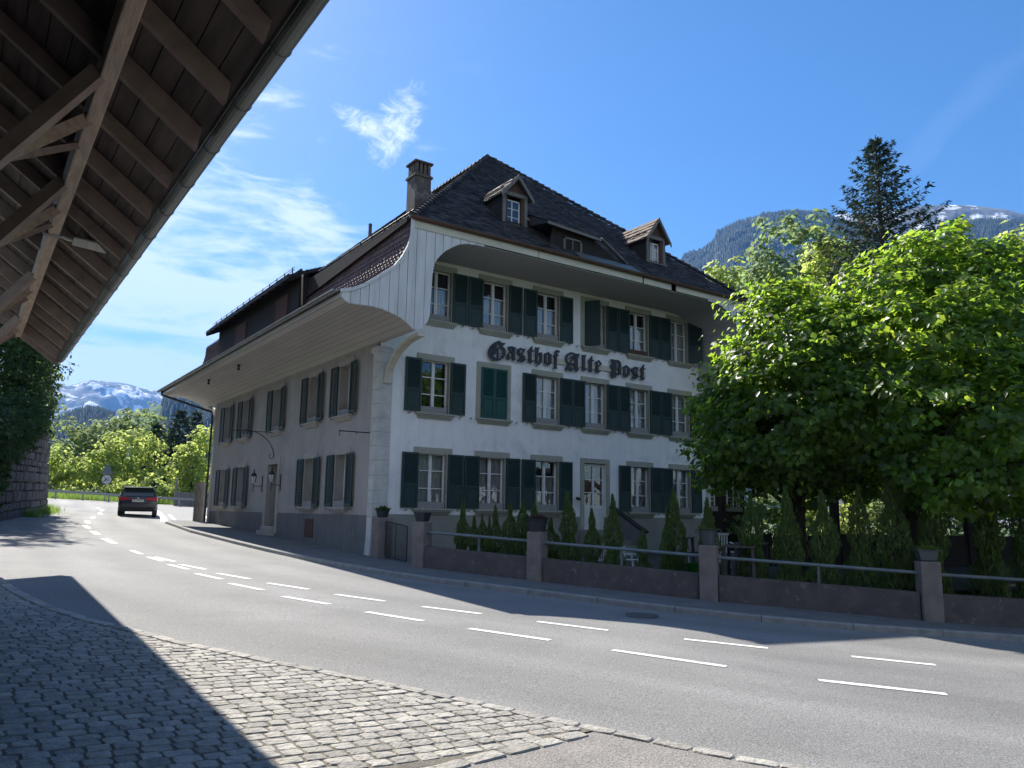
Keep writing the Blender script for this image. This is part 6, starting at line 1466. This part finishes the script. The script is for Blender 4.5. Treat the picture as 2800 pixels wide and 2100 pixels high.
# -- conifers
def conifer(px, dist, ptop, lab, seed, R=3.2, whorls=30, mat=m_spruce, sparse=0., zb=None, cones=False, grp=None, seg=12, top_sparse=True, needle=.5, tight=1.):
    x, y = at(px, dist); g = float(terrain(x, y)); H = hz(ptop, px, dist)-g
    t = E('spruce_tree', (x, y, g), 0, label=lab, cat='tree', group=grp); rn = np.random.default_rng(seed); rd = random.Random(seed)
    b = MB(); b.tube([(0, 0, 0), (0, 0, H*.5), (0, 0, H)], [H*.016, H*.010, .02], 7); C = []; Dv = []; Sz = []; co = []
    zlo = (zb if zb is not None else .12)*H
    for w in range(whorls):
        f = w/(whorls-1); z = zlo+(H*.985-zlo)*f**.92; Lb = R*(1-f)**.80*rd.uniform(.86, 1.08)+.12; nb = 7 if f < .8 else 5
        for k in range(nb):
            a = 2*math.pi*(k+rd.random()*.7)/nb+w; L_ = Lb*rd.uniform(.72, 1.04); up = .75*f-.10
            P = []
            for s in np.linspace(0, 1, 6):
                P.append((math.cos(a)*L_*s, math.sin(a)*L_*s, z+L_*(up*s-.55*s*s*(1-f*.6)+.36*s**3)))
            b.tube(P, [.035*(1-f)+.012]*2+[.02*(1-f)+.01]*2+[.008, .004], 4, caps=False)
            P = np.array(P)
            for j in range(seg):
                s = rd.uniform(.12, 1.02); i = min(int(s*5), 4); p = P[i]+(P[i+1]-P[i])*(s*5-i); side = rd.choice((-1, 1)); spread = (1.05-s)*L_*.38*rd.random()*tight
                q = p+np.array([-math.sin(a), math.cos(a), 0])*side*spread+np.array([0, 0, -.10*spread-rd.uniform(0, .10)])
                dd = np.array([math.cos(a+side*.8), math.sin(a+side*.8), rd.uniform(-.8, .15)]); C.append(q); Dv.append(dd); Sz.append(needle*rd.uniform(.6, 1.2)*(1-.45*f))
                if cones and f > .45 and rd.random() < .10: co.append(q-np.array([0, 0, .12]))
    C = np.array(C); Dv = np.array(Dv); Dv /= np.linalg.norm(Dv, axis=1)[:, None]; n = len(C); Sz = np.array(Sz)[:, None]
    Vs = []
    for r_ in range(3):
        s = np.cross(Dv, rn.normal(0, 1, (n, 3))); s /= np.linalg.norm(s, axis=1)[:, None]
        D2 = Dv+rn.normal(0, .28, (n, 3)); w = Sz*.13
        Vs.append(np.stack([C, C+D2*Sz*.5+s*w, C+D2*Sz, C+D2*Sz*.5-s*w], 1))
    V = np.concatenate(Vs).reshape(-1, 3); npmesh('foliage', V, np.arange(len(V)).reshape(-1, 4), mat, t)
    b.build('trunk', m_bark, t)
    if co:
        cb = MB()
        for c in co[:160]: cb.tube([tuple(c), (c[0], c[1], c[2]-.07), (c[0], c[1], c[2]-.17)], [.02, .035, .012], 5)
        cb.build('cones', m_cone, t)
    return t
conifer(2436, 37, 362, 'tall dark spruce with an open cone-laden top towering above the lindens', 31, R=5.6, whorls=38, cones=True, seg=34, needle=.36, zb=.25, tight=.6)
conifer(2062, 66, 745, 'small dark spruce top beside the lit maple above the right roof slope', 32, R=2.4, whorls=18, seg=8, zb=.5)
conifer(1962, 75, 790, 'thin spruce tip just over the roof edge, left one', 33, R=1.2, whorls=12, seg=6, zb=.7)
conifer(2222+100, 52, 740, 'dark conifer hidden between the maple and the tall spruce', 34, R=2.6, whorls=20, seg=10, zb=.3)
# valley trees beyond the bend, left
VT = 'trees in the valley beyond the road bend'
conifer(502, 92, 1120, 'dark full spruce, tallest of the conifers beyond the bend', 41, R=4.2, whorls=24, seg=12, needle=.9, zb=.05, grp=VT)
conifer(546, 96, 1124, 'dark slim spruce nearest the far corner of the inn', 42, R=3.2, whorls=24, seg=10, needle=.9, zb=.05, grp=VT)
conifer(441, 96, 1160, 'dark narrow spruce left of the tallest spruce beyond the bend', 43, R=2.8, whorls=22, seg=10, needle=.9, zb=.05, grp=VT)
conifer(478, 100, 1185, 'dark spruce behind between the two larger valley spruces', 44, R=3.4, whorls=20, seg=10, needle=.9, zb=.05, grp=VT)
def vt(px, d, specs, n, mat, lab, seed, h0=4.5, size=.5, r0=.16):
    return bigtree(px, d, [bl(a, b_, d+(c if c else 0), r) for a, b_, c, r in specs], n, lab, r0=r0, seed=seed, size=size, mat=mat, grp=VT, name='deciduous_tree', h0=h0, clump=size*1.9, per=14)
vt(187, 98, [(190, 1190, 0, 2.4), (165, 1215, 0, 2.2), (215, 1215, 0, 2.2), (150, 1240, 0, 1.6), (225, 1245, 0, 1.8), (190, 1260, 0, 1.6)], 2600, m_leafm, 'airy round olive-green tree with dark branching limbs at the left', 51, h0=7, size=.42)
vt(276, 100, [(272, 1215, 0, 2.6), (260, 1260, 0, 3.2), (300, 1250, 0, 3), (240, 1290, 0, 3)], 3600, m_leafm, 'mid-green pointed tree behind the lit maples', 52)
vt(380, 98, [(385, 1180, 0, 3.2), (360, 1210, 0, 3.2), (415, 1205, 0, 3), (385, 1240, 0, 3.6)], 4500, m_leafm, 'tall rounded tree behind the brightest maple', 53)
vt(375, 88, [(340, 1215, 0, 1.7), (400, 1215, 0, 1.8), (425, 1240, 0, 1.7), (370, 1245, 0, 2.), (330, 1265, 0, 1.8), (410, 1280, 0, 2.1), (360, 1300, 0, 2.)], 5200, m_leafy, 'bright backlit maple above the car', 54, size=.36)
vt(275, 86, [(262, 1270, 0, 1.5), (300, 1265, 0, 1.5), (235, 1300, 0, 1.7), (285, 1310, 0, 1.8), (320, 1300, 0, 1.4)], 4200, m_leafy, 'lit maple around the road sign', 55, size=.36)
vt(142, 86, [(140, 1250, 0, 1.5), (125, 1285, 0, 1.5), (165, 1290, 0, 1.6), (140, 1320, 0, 1.6), (180, 1330, 0, 1.3)], 4000, m_leafy, 'light green tree beside the end of the retaining wall', 56, size=.36)
vt(545, 84, [(575, 1190, 0, 1.2), (560, 1240, 0, 1.4), (520, 1245, 0, 1.1), (545, 1280, 0, 1.6), (500, 1300, 0, 1.5), (575, 1300, 0, 1.6), (530, 1330, 0, 1.5)], 4600, m_leafy, 'lit yellow-green tree next to the inn\'s far corner', 57, size=.34)
for i, (px, py, d, r, m_, lab) in enumerate([(400, 1318, 81, 2.2, m_leafy, 'bright green roadside bush just above the car'), (340, 1335, 81, 1.6, m_leafy, 'bright green bush left of the car roof'), (460, 1335, 81, 1.8, m_leafy, 'lit bush right of the car'), (215, 1335, 82, 1.7, m_leafy, 'lit bush behind the middle of the guard rail'), (170, 1345, 81, 1.4, m_leafm, 'olive bush behind the left of the guard rail'), (275, 1345, 81, 1.4, m_leafm, 'olive bush left of the road sign'), (520, 1338, 84, 1.8, m_leafy, 'light green bush above the plank fence'), (240, 1280, 94, 3, m_leafm, 'grey-green bush in the second row beyond the bend'), (460, 1290, 92, 3., m_leafd, 'dark bush under the valley spruces'), (330, 1300, 94, 3., m_leafm, 'mid-green bush behind the road sign')]):
    bush(px, py, d, r, 2000, m_, lab, 60+i, size=.3, grp='bushes along the road bend')
# ivy and shrubs over the retaining wall, left
def hang(name, pts, n, mat, lab, seed, size=.16, clump=.3, droop=.5, tube=True):
    x, y, z = pts[0][:3]; t = E(name, (x, y, z-pts[0][5]), 0, label=lab, cat='shrub' if name != 'ivy' else 'ivy'); rn = np.random.default_rng(seed)
    B = [(p[0]-x, p[1]-y, p[2]-(z-pts[0][5]), *p[3:]) for p in pts]; C, N = blobs_leaves(B, n, clump, 20, rn=rn); leafmesh('foliage', C, N, size, mat, t, rn=rn)
    b = MB()
    for q in B: b.tube([(0, 0, -.5), (q[0]*.6, q[1]*.6, q[2]*.5), q[:3]], [.09, .06, .02], 6)
    b.build('stems', m_bark, t); return t
hang('ivy', [(-8.6, 14.6, 4.0, 1.0, 1.6, 1.5), (-8.0, 17.6, 4.6, .9, 1.6, 1.1), (-9.2, 12, 3.5, 1.0, 1.5, 1.6), (-7.6, 20, 4.9, .9, 1.4, .9), (-8.9, 12.8, 2.4, .5, 1.2, 1.0), (-9.3, 10.6, 2.8, .9, 1.2, 1.8)], 16000, m_leafd, 'dark ivy and creeper hanging over the near part of the retaining wall', 70, size=.14)
bigtree(20, 42, [(-8.3, 19, 7.4, 1.3, 1.6, 1.5), (-8.0, 21, 8.8, 1.3, 1.6, 1.3), (-8.6, 18, 9.4, 1.6, 2, 1.8), (-7.7, 22.5, 7.3, 1.2, 1.5, 1.4), (-8.9, 17, 11.4, 1.8, 2, 2), (-8.6, 21, 11.0, 1.6, 2, 1.6), (-7.6, 22, 5.8, 1.1, 1.5, 1.2), (-9.4, 16, 6.4, 1.3, 2, 2.2), (-8.4, 20, 5.8, 1.2, 2, 1.2)], 20000, 'dark ash tree leaning over the retaining wall at the left edge', r0=.2, seed=71, size=.20, mat=m_leafd, name='ash_tree', h0=4.5, clump=.5, per=20)
bigtree(88, 50, [(-7.0, 25.6, 6.6, .9, 1.2, 1.0), (-6.9, 26.2, 8.2, .9, 1.2, .8), (-7.3, 25.2, 9.5, 1.1, 1.3, .9), (-7.1, 26.0, 5.4, .7, 1, .6)], 5200, 'light-edged young tree at the end of the retaining wall', r0=.10, seed=72, size=.2, mat=m_leafm, name='young_tree', h0=4, clump=.45, per=18)
# grass tuft at the wall foot
def tuft(pts, n, h, mat, name, lab=None, kind=None, seed=0, spread=.5):
    rn = np.random.default_rng(seed); P = np.array(pts)[rn.integers(0, len(pts), n)]+rn.normal(0, spread, (n, 2)); z = GB*P[:, 0]+GC*P[:, 1]-.12
    a = rn.uniform(0, 6.28, n); hh = h*rn.uniform(.4, 1.2, n); w = .012*hh/h+.006; lx = rn.normal(0, .3, n)*hh; ly = rn.normal(0, .3, n)*hh; dx, dy = np.cos(a)*w, np.sin(a)*w
    V = np.stack([np.stack([P[:, 0]-dx, P[:, 1]-dy, z], 1), np.stack([P[:, 0]+dx, P[:, 1]+dy, z], 1), np.stack([P[:, 0]+lx, P[:, 1]+ly, z+hh], 1)], 1).reshape(-1, 3)
    o = npmesh(name, V, np.arange(3*n).reshape(n, 3), mat); T(o, lab, 'weeds' if lab else None, kind=kind); return o
tuft([(-6.6, 22), (-6.2, 24), (-6.0, 26.3), (-7.3, 18.5), (-6.05, 28)], 2600, .35, m_grass, 'weeds', 'bright green weeds growing at the foot of the retaining wall', seed=1, spread=.28)
tuft([(x, 56.6+.2*math.sin(x)) for x in np.arange(-11, 12, .5)], 16000, .55, m_grass, 'verge_grass', kind='stuff', seed=2, spread=.55)
tuft([(.5+.28*k, -4.2-.62*k) for k in range(12)]+[(3.6+.5*k, -9.8-.65*k) for k in range(8)]+[(7+.9*k, -13.4-.6*k) for k in range(10)], 2500, .12, m_leafd, 'bed_grass', kind='stuff', seed=3, spread=.25)

# ------------------------------------------------------------------ mountains
def mountmat(name, base, alt=None, snow=0., rock=None, rk=(.5, .62), sc=.004):
    m = bpy.data.materials.new(name); m.use_nodes = True; t = m.node_tree; l = t.links.new; b = t.nodes['Principled BSDF']; b.inputs['Roughness'].default_value = .95; b.inputs['Specular IOR Level'].default_value = .1
    g = t.nodes.new('ShaderNodeNewGeometry')
    def nz(s, d=8, r=.6, st=(1, 1, 1)):
        mp = t.nodes.new('ShaderNodeMapping'); l(g.outputs['Position'], mp.inputs[0]); mp.inputs['Scale'].default_value = st
        n = t.nodes.new('ShaderNodeTexNoise'); l(mp.outputs[0], n.inputs['Vector']); n.inputs['Scale'].default_value = s; n.inputs['Detail'].default_value = d; n.inputs['Roughness'].default_value = r; return n.outputs[0]
    def ramp(v, a, e):
        n = t.nodes.new('ShaderNodeMapRange'); l(v, n.inputs[0]); n.inputs[1].default_value = a; n.inputs[2].default_value = e; return n.outputs[0]
    def mix(f, a, c):
        n = t.nodes.new('ShaderNodeMix'); n.data_type = 'RGBA'; l(f, n.inputs['Factor'])
        for k, v in (('A', a), ('B', c)):
            if hasattr(v, 'is_output'): l(v, n.inputs[k])
            else: n.inputs[k].default_value = (*v, 1)
        return n.outputs['Result']
    col = mix(ramp(nz(sc*6), .4, .6), base, alt or tuple(x*.6 for x in base))
    if rock: col = mix(ramp(nz(sc, 9, .62), *rk), col, rock)
    if snow:
        sp = t.nodes.new('ShaderNodeSeparateXYZ'); l(g.outputs['Position'], sp.inputs[0])
        hz_ = ramp(sp.outputs[2], snow*.72, snow*1.05)
        mm = t.nodes.new('ShaderNodeMath'); mm.operation = 'MULTIPLY'; l(nz(.006, 9, .66, (1, 1, .25)), mm.inputs[0]); l(hz_, mm.inputs[1])
        col = mix(ramp(mm.outputs[0], .53, .575), col, (.75, .77, .80))
    l(col, b.inputs['Base Color']); return m
def mountain(name, prof, D, depth, mat, seed, amp, base=-30, cols=360, rows=90, ext=True, spiky=0.):
    """ridge profile [(px,py)] gives skyline elevation at distance D; slope falls away towards the viewer and behind"""
    xs = np.array([p[0] for p in prof]); ys = np.array([p[1] for p in prof])
    PX = np.linspace(xs[0], xs[-1], cols); PY = np.interp(PX, xs, ys)
    rt = np.linspace(-1, .35, rows)
    V = np.zeros((rows, cols, 3))
    dirs = []; els = []
    for px, py in zip(PX, PY):
        d = (px-1400)/2150.25*_r-(py-1050)/2150.25*_u+_f; h = math.hypot(d[0], d[1]); dirs.append((d[0]/h, d[1]/h)); els.append(d[2]/h)
    dirs = np.array(dirs); els = np.array(els)
    for i, r_ in enumerate(rt):
        dist = D+r_*depth
        X = CAM[0]+dirs[:, 0]*dist; Y = CAM[1]+dirs[:, 1]*dist
        ridge = CAM[2]+els*D
        f = np.clip(1-np.abs(r_)**(1.15), 0, 1) if r_ <= 0 else 1-r_*1.2
        gul = (fbm(X/(depth*.16), Y/(depth*.16), 6, seed)-.5)*2; ero = -np.abs(fbm(X/(depth*.07)+9, Y/(depth*.07), 5, seed+3)-.5)*2
        k = min(1, abs(r_)*5)
        V[i, :, 0] = X; V[i, :, 1] = Y; V[i, :, 2] = base+(ridge-base)*f+(gul*amp+ero*amp*.7)*k*(.35+f)+spiky*RNG.uniform(0, 1, cols)
    F = [(i*cols+j, i*cols+j+1, (i+1)*cols+j+1, (i+1)*cols+j) for i in range(rows-1) for j in range(cols-1)]
    o = npmesh(name, V.reshape(-1, 3), F, mat, smooth=False); T(o, kind='structure'); return V
def forest(name, V, n, hmin, hmax, mat, seed, fmin=0., mask=None):
    rn = np.random.default_rng(seed); R, Cc, _ = V.shape; i = rn.uniform(R*.25, R*.76, n); j = rn.uniform(0, Cc-1.01, n); a = i.astype(int); b = j.astype(int); u = (i-a)[:, None]; v = (j-b)[:, None]
    P = (V[a, b]*(1-u)+V[a+1, b]*u)*(1-v)+(V[a, b+1]*(1-u)+V[a+1, b+1]*u)*v
    keep = fbm(P[:, 0]/260, P[:, 1]/260, 4, seed) > fmin
    if mask is not None: keep &= mask(P)
    P = P[keep]; n = len(P); h = rn.uniform(hmin, hmax, n); r = h*rn.uniform(.16, .26, n); k = 5
    ang = rn.uniform(0, 6.28, n)[:, None]+np.arange(k)[None]*2*math.pi/k
    ring = np.stack([P[:, 0:1]+r[:, None]*np.cos(ang), P[:, 1:2]+r[:, None]*np.sin(ang), np.repeat(P[:, 2:3], k, 1)], -1)
    top = P+np.stack([0*h, 0*h, h], 1); Vv = np.concatenate([ring, top[:, None]], 1).reshape(-1, 3); s = np.arange(n)[:, None]*(k+1); q = np.arange(k)[None]
    F = np.stack([s+q, s+(q+1) % k, s+k+0*q], -1).reshape(-1, 3)
    o = npmesh(name, Vv, F, mat); T(o, kind='stuff'); return o
m_snowm = mountmat('alpine_slope', (.065, .08, .05), (.04, .05, .035), snow=480, rock=(.17, .165, .15), sc=.002)
m_forestm = mountmat('forest_floor', (.022, .034, .018), (.015, .024, .013), rock=(.34, .32, .28), rk=(.50, .58), sc=.006)
m_ridge = mountmat('high_ridge', (.12, .11, .08), (.07, .075, .05), snow=1310, rock=(.24, .22, .20), rk=(.42, .56), sc=.003)
m_meadow = mountmat('hill_meadow', (.06, .12, .02), (.045, .09, .016), sc=.01)
m_farconif = MAT('far_conifers', (.013, .024, .013), rough=.9, island=.4)
def src(L_, s, ox, oy): return [(ox+a/s, oy+b/s) for a, b in L_]
mountain('snowy_mountains', [(-150, 1110), (60, 1092)]+src([(480, 260), (560, 205), (620, 205), (700, 198), (760, 190), (830, 165), (900, 147), (940, 143), (1000, 153), (1080, 163), (1190, 165), (1260, 178), (1300, 185), (1400, 215), (1480, 235), (1530, 252), (1560, 245), (1640, 255), (1800, 280), (2100, 300)], 3.687, 0, 1000)+[(640, 1080), (760, 1090)], 7200, 3300, m_snowm, 101, 150, cols=420, rows=110)
V = mountain('forest_hill', [(-80, 1200), (60, 1195), (110, 1185), (165, 1160), (195, 1145), (240, 1135), (275, 1140), (310, 1150), (330, 1145), (380, 1130), (420, 1110), (450, 1095), (480, 1082), (520, 1078), (600, 1070), (700, 1060), (800, 1070)], 1900, 800, m_meadow, 102, 28, cols=300, rows=60)
def notmeadow(P):
    az_ = np.degrees(np.arctan2(P[:, 0]-CAM[0], P[:, 1]-CAM[1])); return ~((az_ > 7.8) & (az_ < 10.6))
forest('hill_forest', V, 15000, 13, 24, m_farconif, 5, fmin=.30, mask=notmeadow)
mountain('meadow_slope', [(285, 1150), (320, 1142), (350, 1128), (390, 1120), (425, 1116), (450, 1120), (480, 1140)], 1780, 420, m_meadow, 103, 6, cols=120, rows=40)
mountain('high_ridge', [(1900, 760)]+src([(900, 690), (1010, 660), (1080, 635), (1200, 622), (1290, 632), (1400, 610), (1500, 600), (1600, 578), (1700, 576), (1850, 575), (1950, 585), (2010, 592), (2100, 602), (2212, 632)], 2.212, 1800, 300)+[(2860, 600), (2950, 640), (3100, 700)], 4300, 1500, m_ridge, 104, 60, cols=420, rows=100)
V = mountain('wooded_mountain', [(1850, 760)]+src([(150, 905), (200, 880), (240, 872), (270, 860), (310, 828), (345, 800), (350, 760), (400, 735), (450, 712), (500, 692), (560, 680), (610, 672), (640, 648), (700, 655), (760, 640), (830, 635), (900, 645), (1000, 655), (1080, 680), (1200, 715), (1350, 760), (1500, 790), (1650, 760), (1800, 720), (1950, 690), (2100, 700), (2212, 710)], 2.212, 1800, 300)+[(2950, 640), (3150, 700)], 3000, 1500, m_forestm, 105, 85, cols=460, rows=120)
forest('mountain_forest', V, 52000, 15, 28, m_farconif, 6, fmin=.44)

# ------------------------------------------------------------------ air
hb = MB(); hb.box(-9000, 12000, -3000, 12500, -60, 2300)
hzo = hb.build('haze', None); T(hzo, kind='stuff')
m = bpy.data.materials.new('haze'); m.use_nodes = True; t = m.node_tree; t.nodes.clear(); out = t.nodes.new('ShaderNodeOutputMaterial'); pv = t.nodes.new('ShaderNodeVolumePrincipled')
pv.inputs['Color'].default_value = (.17, .42, 1., 1); pv.inputs['Density'].default_value = 7.5e-5; pv.inputs['Anisotropy'].default_value = .2
t.links.new(pv.outputs[0], out.inputs['Volume']); hzo.data.materials.append(m)
